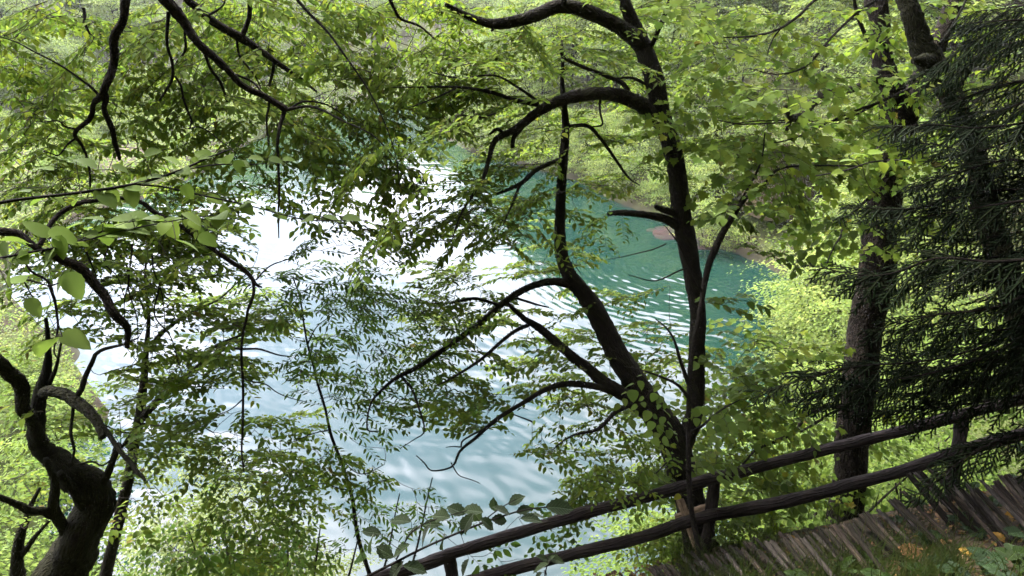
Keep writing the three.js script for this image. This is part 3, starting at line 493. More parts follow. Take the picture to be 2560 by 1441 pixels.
// --- broken limbs of the tree outside the left edge
{
  const D = 4.6, t = new Tree('broken_limbed_tree', V(-5.6, height(-5.6, -3.4), -3.4), 'tree at the left edge with thick broken limbs and a long hanging dead branch', M.barkOld);
  { const b = V(-5.6, height(-5.6, -3.4) - 0.2, -3.4), P = spline([b, V(-5.3, 8.5, -3.5), V(-4.7, 10.6, -3.7), V(-4.6, 12.4, -3.7), V(-4.8, 15, -3.6)], 18), mb = new MB(); tube(mb, P, P.map((_, k) => 0.2 - 0.007 * k), 16); mb.build('trunk', M.barkOld, t.o); }
  t.limb([[-190, 500, 34], [-60, 560, 28], [0, 580, 24], [52, 590, 19], [104, 622, 20], [146, 648, 26], [187, 674, 29], [222, 716, 28], [264, 761, 26], [295, 792, 25], [311, 827, 20], [320, 868, 13]], 4.2, 4.8);
  t.limb([[100, 612, 16], [121, 567, 14], [146, 539, 14], [191, 511, 14], [225, 506, 11], [290, 496, 9], [340, 508, 12], [382, 535, 14], [434, 560, 14], [486, 594, 14], [538, 636, 13], [590, 674, 12], [631, 702, 11], [654, 719, 5]], null, 5.2);
  t.limb([[632, 702, 8], [635, 737, 8], [617, 785, 7], [607, 827, 7], [604, 896, 7], [604, 980, 7], [605, 1050, 6], [605, 1114, 5], [611, 1180, 3]], null, 5.3);
  t.limb([[605, 1000, 4], [580, 1020, 3], [540, 1040, 2]], null, 5.2);
  t.limb([[607, 945, 4], [650, 960, 4], [690, 975, 3], [770, 1000, 2]], null, 5.4);
  t.limb([[42, 636, 5], [70, 660, 6], [97, 695, 7], [120, 730, 7], [132, 751, 7], [145, 800, 6], [149, 850, 5], [140, 900, 3]], 4.5, 4.6);
  t.limb([[640, 700, 5], [670, 670, 4], [720, 650, 3]], null, 5.3);
  t.limb([[505, 600, 5], [520, 570, 4], [535, 545, 3]], null, 5.1);
  for (const [x, y0, y1] of [[270, 600, 720], [330, 610, 860], [380, 640, 800], [400, 700, 900], [300, 640, 780], [215, 630, 720]]) t.limb([[x, y0, 5], [x + rr(-10, 22), mix(y0, y1, 0.4), 4], [x + rr(-5, 40), mix(y0, y1, 0.7), 3], [x + rr(0, 60), y1 + 30, 2]], 5, 5.1);
  t.foliage(['33344443', '345555543', '2335565421', '..2345431.', '...345432', '....3454', '....2333', '....2.343', '.......344', '.......234'], 0, 460, { per: 0.52, size: 0.064, len: 0.34, step: 0.032, droop: 0.25, deep: 0.5, hang: 0.18, tilt: 0.35, min: 3.8, back: 0.5 });
  t.finish(SHAPE.horn, TONES.hornbeam);
}
// --- the ash sapling on its thin leaning stem
{
  const t = new Tree('ash_sapling', at(935, 1480, 6.6), 'thin leaning sapling with narrow paired leaflets above the open water', M.barkGrey, null, 'sapling');
  t.limb([[940, 1500, 14], [923, 1434, 13], [892, 1340, 11], [874, 1236, 10], [856, 1170, 9], [830, 1090, 8], [812, 1038, 7], [790, 960, 7], [777, 896, 6], [763, 810, 5], [752, 740, 4], [735, 690, 3]], 6.6, 6.2, 'trunk', { lump: 0.03 });
  t.limb([[770, 860, 4], [790, 820, 3], [830, 790, 2]], null, 6.4); t.limb([[762, 800, 4], [720, 760, 3], [680, 740, 2]], null, 6);
  t.limb([[825, 1075, 4], [780, 1085, 3], [720, 1110, 2]], null, 6.2); t.limb([[870, 1225, 4], [800, 1210, 3], [690, 1250, 2]], null, 6.2); t.limb([[880, 1255, 4], [930, 1215, 3], [985, 1190, 2]], null, 6.5); t.limb([[850, 1150, 4], [900, 1180, 3], [960, 1165, 2]], null, 6.4);
  t.foliage(['.4654.', '379975', '3899862', '2899862', '.167763', '..1442.', '..121.', '.22.22', '.2.222', '222..22'], 620, 600, { per: 0.95, size: 0.064, len: 0.28, step: 0.024, droop: 0.25, deep: 0.4, hang: 0.15, tilt: 0.35, side: 0.2 });
  t.finish(SHAPE.narrow, TONES.ash);
}
// --- the leafy shoots under the sapling, along the bottom edge
{
  const t = new Tree('low_shrub', at(700, 1600, 7.2), 'low leafy shrub spreading along the bottom edge left of the fence', M.barkGrey, null, 'shrub');
  for (const [x, y] of [[560, 1300], [640, 1330], [720, 1290], [800, 1320], [900, 1330], [1000, 1230], [1080, 1200], [470, 1330]]) t.limb([[700 + (x - 700) * 0.4, 1600, 10], [700 + (x - 700) * 0.8, 1470, 7], [x, y, 3]], 7.2, 6.6 + rr(-0.4, 0.4));
  t.foliage(['........12..', '1........343', '2332..22.3541', '5655444334542', '6777766656431'], 400, 1130, { per: 0.55, size: 0.072, len: 0.3, step: 0.034, droop: 0.1, deep: 0.5, hang: 0.15, tilt: 0.45 });
  t.finish(SHAPE.horn, TONES.ash);
}
// --- the sapling that climbs in front of the forked tree
{
  const t = new Tree('hazel_sapling', at(1770, 1470, 6.0), 'thin hazel sapling climbing in front of the forked trunk', M.barkGrey, null, 'sapling');
  t.limb([[1772, 1500, 20], [1745, 1360, 17], [1725, 1250, 15], [1720, 1100, 14], [1722, 950, 13], [1735, 850, 12], [1755, 760, 14], [1775, 650, 20], [1800, 590, 20], [1830, 540, 17], [1866, 496, 12], [1908, 461, 9], [1943, 423, 7], [2012, 413, 5], [2151, 413, 4]], 6.1, 5.8, 'trunk', { lump: 0.04 });
  t.limb([[1722, 960, 12], [1700, 900, 9], [1680, 840, 6], [1640, 800, 3]], null, 5.6); t.limb([[1725, 1000, 10], [1690, 960, 8], [1620, 930, 5], [1560, 915, 3]], null, 5.5);
  t.limb([[1760, 740, 7], [1720, 660, 6], [1690, 600, 4], [1655, 555, 2]], null, 5.6); t.limb([[1720, 670, 5], [1640, 700, 4], [1570, 685, 2]], null, 5.5);
  t.limb([[1665, 610, 4], [1590, 632, 3], [1520, 650, 2]], null, 5.5); t.limb([[1850, 505, 7], [1900, 400, 5], [1910, 330, 3]], null, 5.8);
  t.limb([[1728, 1080, 8], [1790, 1040, 6], [1850, 1000, 3]], null, 6.2); t.limb([[1724, 1180, 7], [1680, 1150, 5], [1640, 1180, 3]], null, 5.7);
  t.foliage(['....5544', '...55443', '..3542..', '..366...', '.456....', '46777...', '356774..', '256765..', '..13331', '.2232221', '.2321221', '.12221'], 1520, 400, { per: 0.46, size: 0.078, len: 0.36, step: 0.046, droop: 0.15, deep: 0.4, hang: 0.2, tilt: 0.45, side: 0.22, min: 5.4, back: 0.35 });
  t.finish(SHAPE.hazel, TONES.hazel);
}
// --- the maple on the right with its thick trunk
{
  const D = 8.2, t = new Tree('maple_tree', at(2116, 1330, D), 'thick rough-barked maple trunk behind the fence with lobed leaves', M.barkOld); t.full = true;
  t.limb([[2108, 1420, 104], [2114, 1330, 88], [2118, 1250, 80], [2124, 1166, 78], [2130, 1080, 80], [2144, 993, 78], [2160, 860, 80], [2176, 745, 84], [2187, 700, 82], [2196, 601, 76], [2210, 515, 78], [2216, 440, 80], [2224, 370, 78], [2244, 310, 92], [2238, 260, 76], [2214, 194, 50], [2203, 139, 46], [2200, 69, 46], [2192, 0, 50], [2180, -160, 46]], D, 7.8, 'trunk', { lump: 0.12 });
  t.limb([[2248, 320, 70], [2275, 260, 60], [2310, 200, 54], [2345, 110, 46], [2372, 30, 40], [2400, -120, 36]], null, 8.4, 'branch');
  t.limb([[2200, 200, 24], [2186, 200, 20], [2134, 222, 16], [2082, 229, 14], [2047, 246, 17], [2012, 277, 18], [1996, 298, 20], [1974, 286, 18], [1962, 266, 13]], null, 5.3);
  t.limb([[1984, 296, 14], [1972, 310, 12], [1968, 330, 8]], null);
  t.limb([[2204, 110, 16], [2172, 101, 11], [2155, 60, 9], [2141, 0, 8], [2136, -60, 8]], null, 7.4);
  t.limb([[2115, 1020, 14], [2085, 1017, 11], [2047, 1021, 10], [2005, 1038, 12], [1995, 1069, 12], [1971, 1090, 10], [1925, 1107, 8], [1880, 1125, 6], [1853, 1156, 4]], null, 7.0);
  t.limb([[2100, 1025, 7], [2040, 1058, 6], [2000, 1075, 5]], null, 7.2);
  t.limb([[2180, -60, 12], [2036, 0, 7], [1995, 42, 7], [1950, 73, 6], [1891, 90, 5], [1804, 94, 3]], 6.8, 6.0);
  t.limb([[2190, 0, 10], [2137, 35, 6], [2082, 87, 6], [2022, 156, 6], [1985, 178, 4], [1943, 187, 3], [1870, 170, 2]], 7, 6.0);
  t.limb([[1950, 75, 4], [1930, 110, 4], [1915, 150, 2]], null, 6.1);
  t.limb([[2300, 205, 9], [2283, 215, 7], [2203, 250, 7], [2151, 271, 6], [2047, 319, 5], [1988, 347, 4], [1880, 372, 3]], 7.2, 6.0);
  t.limb([[2190, 260, 6], [2100, 300, 5], [1960, 300, 4], [1860, 305, 3], [1790, 330, 2]], null, 6.2);
  t.limb([[1790, 300, 3], [1850, 310, 4], [1960, 305, 4]], 6.2, 6.2);
  t.limb([[2200, 470, 8], [2110, 560, 6], [2100, 600, 5], [2070, 660, 3]], null, 6.6); t.limb([[2130, 1050, 9], [2020, 940, 6], [1900, 950, 5], [1820, 990, 3]], null, 7.4);
  t.limb([[2140, 960, 9], [1990, 1000, 7], [1900, 1050, 4], [1830, 1040, 3]], 7.8, 8.0);
  t.foliage(['6655466642', '56664466663', '5643567773', '776667777', '788788871', '.67887762', '.34455554', '....35555', '....24443', '.....333', '..3442...', '.566653', '.777764', '.666553', '.555442', '.45433'], 1680, 0, { per: 0.85, size: 0.09, len: 0.34, step: 0.055, droop: 0.2, deep: 0.6, hang: 0.3, tilt: 0.5, face: 0.3, side: 0.25, min: 5 });
  t.finish(SHAPE.maple, TONES.maple);
  const top = at(2180, -160, 7.8);
  t.crown([[V(3.4, 17, -9), 3, 1.8, 3, 217, top], [V(6.5, 17, -7), 3, 1.8, 3, 204, top], [V(4.6, 19, -5.5), 3.2, 1.6, 3, 190, top]], TONES.maple);
}
// --- the leaning trunk at the right edge
{
  const t = new Tree('leaning_tree', at(2640, 1180, 6.6), 'dark leaning trunk slanting across the upper right behind fir boughs', M.barkMoss);
  t.limb([[2650, 1200, 84], [2590, 960, 76], [2545, 780, 70], [2508, 640, 66], [2484, 577, 68], [2462, 515, 66], [2446, 434, 58], [2428, 340, 54], [2408, 295, 56], [2380, 243, 58], [2350, 191, 66], [2318, 135, 70], [2290, 69, 56], [2266, 0, 50], [2230, -140, 46]], 6.6, 6.8, 'trunk', { lump: 0.13 });
  t.limb([[2330, 150, 40], [2300, 150, 34], [2284, 152, 18]], null, 6.5);
  t.limb([[2380, 240, 10], [2440, 160, 8], [2520, 60, 5], [2600, -20, 4]], null, 7.4); t.limb([[2400, 280, 9], [2480, 220, 7], [2570, 160, 4]], null, 7.4); t.limb([[2350, 110, 8], [2400, 40, 6], [2440, -40, 5]], null, 7.2);
  t.foliage(['45653', '45553', '34443', '33344', '33444', '23344'], 2180, 0, { per: 0.7, size: 0.085, len: 0.34, step: 0.05, droop: 0.3, deep: 0.7, hang: 0.3, back: 1.0 });
  t.finish(SHAPE.horn, TONES.maple);
  const top = at(2230, -140, 6.8);
  t.crown([[V(3, 15.6, -5.6), 2.6, 1.4, 2.6, 143, top], [V(7.4, 15.5, -9.5), 2.6, 1.6, 3, 170, top]], TONES.maple);
}
console.log('trees');

// ---------------------------------------------------------------- the fir whose boughs reach in from the right
{
  const base = V(5.6, height(5.6, -2.6), -2.6), o = thing('fir_tree', base, 'dark fir reaching its drooping needle boughs in from the right edge', 'tree'), twig = new MB(), needle = new MB();
  { const P = spline([base.clone().add(V(0, -0.2, 0)), V(5.6, 10.5, -2.7), V(5.5, 13.5, -2.8), V(5.5, 17, -2.8)], 14), mb = new MB(); tube(mb, P, P.map((_, k) => 0.19 - 0.009 * k), 14); mb.build('trunk', M.barkOld, o); }
  const needles = (a, b, up, len, c) => {   // two ranks of flat needles along a shoot
    const dir = b.clone().sub(a), L = dir.length(); dir.normalize(); const side = V(0, 0, 0).crossVectors(dir, up).normalize(), n = Math.ceil(L / 0.0030);
    for (let k = 0; k < n; k++) for (const sg of [-1, 1]) {
      const p = a.clone().addScaledVector(dir, L * (k + R()) / n), q = p.clone().addScaledVector(dir, len * rr(0.25, 0.6)).addScaledVector(side, sg * len * rr(0.7, 1)).addScaledVector(up, len * gauss() * 0.35), w = dir.clone().multiplyScalar(0.0030);
      const i = needle.vert(p.clone().add(w), up, 0, 0, c); needle.vert(p.clone().sub(w), up, 1, 0, c); needle.vert(q, up, 0.5, 1, c); needle.tri(i, i + 1, i + 2);
    }
  };
  const frond = (a, dir, L, up, level) => {   // a shoot with shorter shoots on both sides
    const e = a.clone().addScaledVector(dir, L); e.y -= L * L * 0.3 + L * 0.04; const col = tint(TONES.fir, 0.3), side = V(0, 0, 0).crossVectors(dir, up).normalize();
    const m1 = a.clone().lerp(e, 0.5).addScaledVector(up, L * 0.07); tube(twig, [a, m1, e], level ? [0.0012, 0.001, 0.0007] : [0.0028, 0.002, 0.001], 3, { lump: 0, cap: false }); needles(a, m1, up, 0.0115, col); needles(m1, e, up, 0.0105, col);
    if (level) return;
    const n = Math.round(L / 0.019);
    for (let j = 1; j <= n; j++) { const t = (j + gauss() * 0.25) / n, s2 = j % 2 ? 1 : -1, d2 = dir.clone().multiplyScalar(rr(0.6, 1)).addScaledVector(side, s2 * rr(0.5, 0.9)).addScaledVector(up, gauss() * 0.22); d2.y -= rr(0, 0.25); frond(a.clone().lerp(e, clamp(t)), d2.normalize(), rr(0.035, 0.10) * (1.15 - 0.6 * t), up.clone().add(V(gauss() * 0.25, 0, gauss() * 0.25)).normalize(), 1); }
  };
  const bough = (pts, d0, d1, spread) => {
    const len = pts.length - 1, c = new THREE.CatmullRomCurve3(pts.map(([x, y], k) => at(x, y, mix(d0, d1, k / len))), false, 'centripetal'), P = c.getSpacedPoints(18), mb = new MB(), total = c.getLength();
    tube(mb, P, P.map((_, k) => mix(0.013, 0.002, k / 18)), 6); mb.build('branch', M.barkOld, o);
    const n = Math.round(total / 0.04);
    for (let k = 2; k <= n; k++) {
      const t = clamp((k + gauss() * 0.3) / n), p = c.getPointAt(t), ta = c.getTangentAt(t), sg = k % 2 ? 1 : -1, up = V(gauss() * 0.25, 1, 0.4 + gauss() * 0.25).normalize(), side = V(0, 0, 0).crossVectors(ta, up).normalize();
      const dir = ta.clone().multiplyScalar(rr(0.55, 1)).addScaledVector(side, sg * rr(0.35, 0.9)); dir.y -= rr(0.05, 0.6);
      frond(p, dir.normalize(), spread * (0.3 + 0.8 * Math.sin(Math.PI * Math.min(1, 0.2 + 0.8 * t))) * rr(0.6, 1.25), up, 0);
    }
  };
  const B = [[[2760, 560], [2600, 640], [2480, 655], [2350, 645], [2200, 690], [2040, 668]], [[2760, 700], [2600, 790], [2450, 870], [2300, 905], [2120, 920], [1900, 985]], [[2760, 260], [2600, 300], [2450, 320], [2330, 312], [2200, 320]], [[2760, 20], [2600, 60], [2480, 80], [2360, 150], [2300, 190]],
    [[2760, 420], [2600, 470], [2450, 480], [2300, 520], [2120, 520]], [[2760, 880], [2600, 915], [2420, 960], [2230, 985], [2010, 920]], [[2760, 980], [2600, 985], [2420, 1010], [2200, 1030], [2020, 1010]], [[2760, 600], [2600, 720], [2480, 770], [2330, 790], [2180, 830]],
    [[2760, 150], [2620, 190], [2500, 215], [2400, 250], [2330, 300]], [[2760, 380], [2640, 410], [2520, 400], [2400, 430], [2280, 470]], [[2760, 840], [2620, 860], [2480, 905], [2350, 930], [2230, 890]], [[2760, 1090], [2620, 1080], [2500, 1100], [2380, 1170], [2290, 1250]], [[2760, 520], [2640, 560], [2500, 590], [2360, 600], [2250, 600]], [[2760, -40], [2640, 0], [2520, 20], [2420, 30]]];
  B.flatMap((p) => p[0][1] > 850 ? [p] : [p, p.map(([x, y], q) => [x + rr(-20, 40) + (q > 3 ? 60 : 0), y + rr(18, 60)])]).forEach((p, k) => bough(p, 4.3 + (k % 3) * 0.35, 4.9 + (k % 4) * 0.3, p[0][1] > 850 ? 0.24 : 0.33));
  twig.build('twigs', M.firTwig = new THREE.MeshPhysicalMaterial({ specularIntensity: 0.1, color: new THREE.Color().setRGB(0.011, 0.012, 0.006), roughness: 1 }), o, 'stuff'); needle.build('needles', M.needles, o, 'stuff');
}
// ---------------------------------------------------------------- large-leaved sprays close to the lens
function spray(name, label, stems, leaves, d0, d1, shape, tones, size, o = {}) {
  const t = new Tree(name, at(stems[0][0][0], stems[0][0][1], d0), label, M.barkGrey, o.group, 'branch');
  stems.forEach((s, k) => t.limb(s, k && !o.free ? null : d0, d1, k ? 'twig' : 'stem', { wob: 0.3 }));
  for (const [x, y, ang, s = 1, tip = 0.35] of leaves) {   // where the leaf's middle is, which way its tip points (degrees, 0 right, 90 down), relative size
    let b = 1e12, d = d0; for (const n of t.nodes) { const q = (n.s[0] - x) ** 2 + (n.s[1] - y) ** 2; if (q < b) { b = q; d = n.s[2]; } }
    d += gauss() * 0.05; const a = ang * Math.PI / 180, dir = V(Math.cos(a), -Math.sin(a) * 0.9, gauss() * 0.35), L = size * s;
    const up = V(gauss() * 0.45, 1, tip - 0.2 + gauss() * 0.45), c = at(x, y, d); dir.normalize();
    const pos = c.addScaledVector(dir, -L / 2); t.leaves.push({ pos, dir, up, size: L, wide: rr(0.85, 1.05) });
    let near = null; b = 1e9; for (const n of t.nodes) { const q = n.p.distanceToSquared(pos); if (q < b) { b = q; near = n; } }
    tube(t.twig, [near.p, pos.clone().lerp(near.p, 0.4).add(V(0, 0.006, 0)), pos], [0.0016, 0.0013, 0.001], 4, { lump: 0, cap: false });
  }
  for (let k = 0; k < (o.fill ?? 0); k++) { const n = t.nodes[Math.floor(R() * t.nodes.length)], dir = V(gauss(), gauss() * 0.4 - 0.15, gauss()).normalize(); t.leaves.push({ pos: n.p.clone(), dir, up: V(gauss() * 0.4, 1, 0.35 + gauss() * 0.3), size: size * rr(0.55, 1), wide: rr(0.85, 1.05) }); }
  t.finish(shape, tones, { veins: true }); return t;
}
spray('hazel_branch', 'close hazel branch with large rounded leaves reaching right across the left middle', [[[-120, 540, 12], [0, 508, 10], [180, 485, 9], [330, 462, 8], [440, 430, 7], [520, 395, 6], [580, 372, 4]], [[330, 462, 6], [430, 470, 5], [560, 500, 5], [640, 520, 4], [760, 550, 3], [900, 548, 2]], [[440, 430, 5], [540, 412, 4], [640, 410, 3], [720, 400, 2]]],
  [[95, 500, 165], [45, 478, 185, 1.05], [190, 500, 150, 0.9], [215, 405, 10, 1.15], [110, 420, 200, 0.8], [300, 420, 20, 0.8], [270, 500, 30, 1.1], [330, 495, 70, 1], [390, 440, -10, 0.9], [430, 400, 15, 1], [500, 410, 20, 1.05], [560, 405, 5, 0.9], [600, 420, 60, 0.9], [640, 395, 0, 0.8], [690, 400, 10, 0.8], [720, 398, -5, 0.7], [470, 480, 60, 0.8], [420, 520, 95, 0.9], [540, 500, 20, 0.9], [620, 505, -10, 0.9], [660, 530, 70, 0.7], [700, 540, 10, 0.8], [800, 570, 90, 0.7], [830, 545, 10, 1], [880, 545, 0, 1], [930, 560, 15, 0.8], [960, 555, -10, 0.6], [380, 380, -20, 0.9], [330, 470, 200, 0.8], [560, 530, 80, 0.7]], 2.3, 2.7, SHAPE.hazel, TONES.hazel, 0.074, { fill: 34 });
spray('hazel_branch', 'second close hazel branch below it with big overlapping leaves at the left edge', [[[-120, 670, 9], [0, 645, 8], [80, 628, 7], [170, 610, 6], [250, 580, 5], [340, 555, 4], [430, 560, 3]], [[170, 612, 5], [260, 590, 4], [360, 565, 4], [470, 545, 3], [560, 540, 2]]],
  [[90, 570, 230, 1.1], [40, 600, 200, 1], [160, 590, 30, 1.15], [60, 640, 170, 1.2], [10, 640, 110, 1.1], [20, 690, 120, 1.1], [-10, 730, 160, 1.1], [150, 620, 100, 1], [120, 650, 140, 0.9], [265, 585, 100, 1], [300, 565, -10, 1.2], [345, 540, 10, 1.1], [400, 560, 20, 1.2], [430, 575, 60, 0.9], [480, 545, 30, 0.9], [520, 600, 30, 0.9], [190, 560, -30, 0.9], [230, 545, 200, 0.9], [470, 610, 20, 1], [300, 545, 190, 0.9], [370, 545, -20, 1]], 1.9, 2.3, SHAPE.hazel, TONES.hazel, 0.076, { fill: 24 });
spray('hazel_branch', 'lowest close hazel sprig with a few hanging leaves and one brown leaf at the left', [[[-100, 760, 7], [-10, 730, 6], [60, 700, 5], [120, 715, 4], [160, 705, 4]], [[60, 705, 4], [90, 760, 3], [100, 800, 2]], [[120, 715, 3], [140, 800, 3], [150, 845, 2]]],
  [[60, 785, 130, 1.05], [185, 715, 60, 1.1], [145, 715, 130, 0.8], [110, 865, 140, 1.15], [190, 850, 30, 1.15], [30, 700, 190, 0.9], [85, 770, 60, 0.8]], 2.2, 2.3, SHAPE.hazel, TONES.hazel, 0.092);
spray('bramble_spray', 'close spray of jagged grey-green leaves in front of the lower rail at bottom centre', [[[880, 1460, 8], [1000, 1400, 7], [1080, 1360, 6], [1150, 1330, 6], [1260, 1290, 5], [1330, 1275, 4], [1420, 1268, 3]], [[990, 1400, 5], [1030, 1330, 4], [1110, 1290, 3], [1180, 1270, 2]], [[1200, 1310, 4], [1260, 1265, 3], [1290, 1250, 2]]],
  [[1290, 1250, -40, 0.9], [1255, 1275, 220, 0.9], [1235, 1265, -100, 0.8], [1180, 1275, 190, 1.1], [1140, 1275, 200, 1], [1190, 1290, 60, 0.9], [1100, 1290, 170, 1.1], [1080, 1310, 200, 0.9], [1000, 1300, 180, 1.1], [1030, 1330, 150, 0.9], [1060, 1340, 120, 1.2], [1105, 1355, 110, 1.1], [1165, 1310, 130, 1.1], [1220, 1310, 40, 0.9], [1250, 1300, 20, 0.9], [1000, 1375, 150, 1], [930, 1330, 210, 0.9], [925, 1360, 110, 1.1], [960, 1380, 200, 1], [1310, 1275, -20, 0.8], [1345, 1290, 10, 1], [1400, 1268, 0, 1.4], [1330, 1297, 5, 1.1], [985, 1430, 130, 1.3], [900, 1400, 100, 1], [1040, 1420, 20, 1.2], [1160, 1420, 120, 0.9]], 3.2, 3.5, SHAPE.jagged, [[0.041, 0.061, 0.025], [0.048, 0.067, 0.028], [0.036, 0.058, 0.021]], 0.105);
spray('bramble_sprig', 'small pale sprig of leaves in front of the lower rail', [[[1350, 1500, 4], [1362, 1440, 4], [1370, 1405, 3], [1385, 1380, 2]]], [[1350, 1420, 150, 1.1], [1375, 1400, -70, 0.9], [1390, 1400, 10, 1.1], [1345, 1440, 140, 0.6], [1365, 1435, 60, 0.5], [1355, 1395, 220, 0.8]], 3.4, 3.4, SHAPE.horn, [[0.056, 0.083, 0.030], [0.050, 0.073, 0.026]], 0.085);
spray('beech_sprig', 'bright close sprig of smooth oval leaves in front of the thick maple trunk', [[[2040, 440, 4], [2120, 425, 5], [2180, 405, 5], [2240, 400, 4], [2275, 400, 3]], [[2150, 415, 3], [2120, 390, 2]]], [[2190, 380, -20, 1], [2210, 418, 60, 0.9], [2235, 415, 40, 1.1], [2265, 403, 5, 0.9], [2120, 400, 190, 1.1], [2150, 385, -160, 0.9], [2095, 430, 180, 0.9], [2080, 400, 200, 0.8], [2170, 425, 80, 0.8]], 4.6, 4.4, SHAPE.hazel, TONES.maple, 0.095);

// ---------------------------------------------------------------- the rail fence
{
  const D = 6.5, o = thing('rail_fence', at(1762, 1400, D), 'dark rustic log fence with two sloping rails above the water', 'fence');
  const log = (name, pts, r, d0, d1, m = M.rail, lab) => { const len = pts.length - 1, c = new THREE.CatmullRomCurve3(pts.map(([x, y], k) => at(x, y, mix(d0, d1, k / len))), false, 'centripetal'), P = c.getSpacedPoints(26), mb = new MB(), s = R() * 40; tube(mb, P, P.map((_, k) => r * (0.92 + 0.16 * noise(k * 0.45, s))), 16, { lump: 0.09, fine: 0.035, seed: s }); const q = mb.build(name, m, o); if (lab) q.userData.label = lab; return q; };
  log('rail', [[2640, 962], [2560, 995], [2411, 1036], [2220, 1087], [2082, 1121], [1943, 1156], [1790, 1196]], 0.054, 6.5, 6.5);
  log('rail', [[1806, 1190], [1710, 1217], [1579, 1253], [1440, 1289], [1301, 1332], [1134, 1383], [1108, 1391]], 0.055, 6.45, 6.4);
  log('rail', [[1128, 1386], [1080, 1405], [1023, 1424], [960, 1442], [860, 1472]], 0.06, 6.42, 6.4);
  log('rail', [[2600, 1075], [2463, 1111], [2376, 1136], [2272, 1173], [2151, 1206], [2012, 1243], [1908, 1266], [1804, 1285], [1770, 1290]], 0.057, 6.4, 6.4);
  log('rail', [[1790, 1286], [1710, 1308], [1613, 1342], [1474, 1376], [1336, 1410], [1232, 1437], [1090, 1478]], 0.054, 6.3, 6.3);
  log('post', [[1788, 1196], [1780, 1260], [1770, 1340], [1758, 1410], [1750, 1460]], 0.058, 6.56, 6.5);
  log('post', [[1122, 1388], [1127, 1420], [1133, 1460], [1140, 1530]], 0.056, 6.5, 6.5);
  log('post', [[2406, 1030], [2402, 1085], [2390, 1150], [2378, 1225], [2370, 1270]], 0.058, 6.52, 6.45);
  log('brace', [[1690, 1296], [1725, 1283], [1768, 1268]], 0.035, 6.75, 6.7, M.paleWood, 'pale split brace wood beside the middle post');
  log('brace', [[1700, 1250], [1722, 1310], [1745, 1375], [1765, 1440]], 0.04, 6.75, 6.65, M.paleWood, 'pale slanting brace board behind the middle post');
}
// ---------------------------------------------------------------- the ground on this side, with its palisade
const groundY = (x, z) => slopePlane(x, z) + 0.05 * (fbm(x * 1.4, z * 1.4, 2, 3) - 0.5) + 0.03 * (noise(x * 7, z * 7) - 0.5);
function groundHit(px, py) { const a = at(px, py, 1).sub(EYE); let lo = 1, hi = 12; for (let k = 0; k < 40; k++) { const m = (lo + hi) / 2, p = EYE.clone().addScaledVector(a, m); if (p.y > slopePlane(p.x, p.z)) lo = m; else hi = m; } return lo; }
{
  const mb = new MB(), nx = 150, nz = 110;
  for (let j = 0; j <= nz; j++) for (let i = 0; i <= nx; i++) {
    const x = -0.6 + i * 0.05, z0 = -5.35 + 1.0 * smooth(2.0, 1.1, x), z = mix(z0, 0.15, j / nz), e = 0.02, n = V(-(groundY(x + e, z) - groundY(x - e, z)) / (2 * e), 1, -(groundY(x, z + e) - groundY(x, z - e)) / (2 * e)).normalize();
    const q = fbm(x * 2.2, z * 2.2, 5, 4), g = noise(x * 23, z * 23, 3);
    mb.vert(V(x, groundY(x, z), z), n, x, z, [0, 1, 2].map((k) => mix([0.018, 0.014, 0.009][k], [0.048, 0.035, 0.021][k], smooth(0.35, 0.65, q)) * (0.6 + 0.8 * g)));
  }
  for (let j = 0; j < nz; j++) for (let i = 0; i < nx; i++) { const a = j * (nx + 1) + i, b = a + nx + 1; mb.tri(a, b, a + 1); mb.tri(a + 1, b, b + 1); }
  tag(mb.build('forest_floor', new THREE.MeshPhysicalMaterial({ vertexColors: true, roughness: 1, specularIntensity: 0.15 })), 'brown leaf-littered forest floor at the lower right', 'ground', null, 'structure');
}
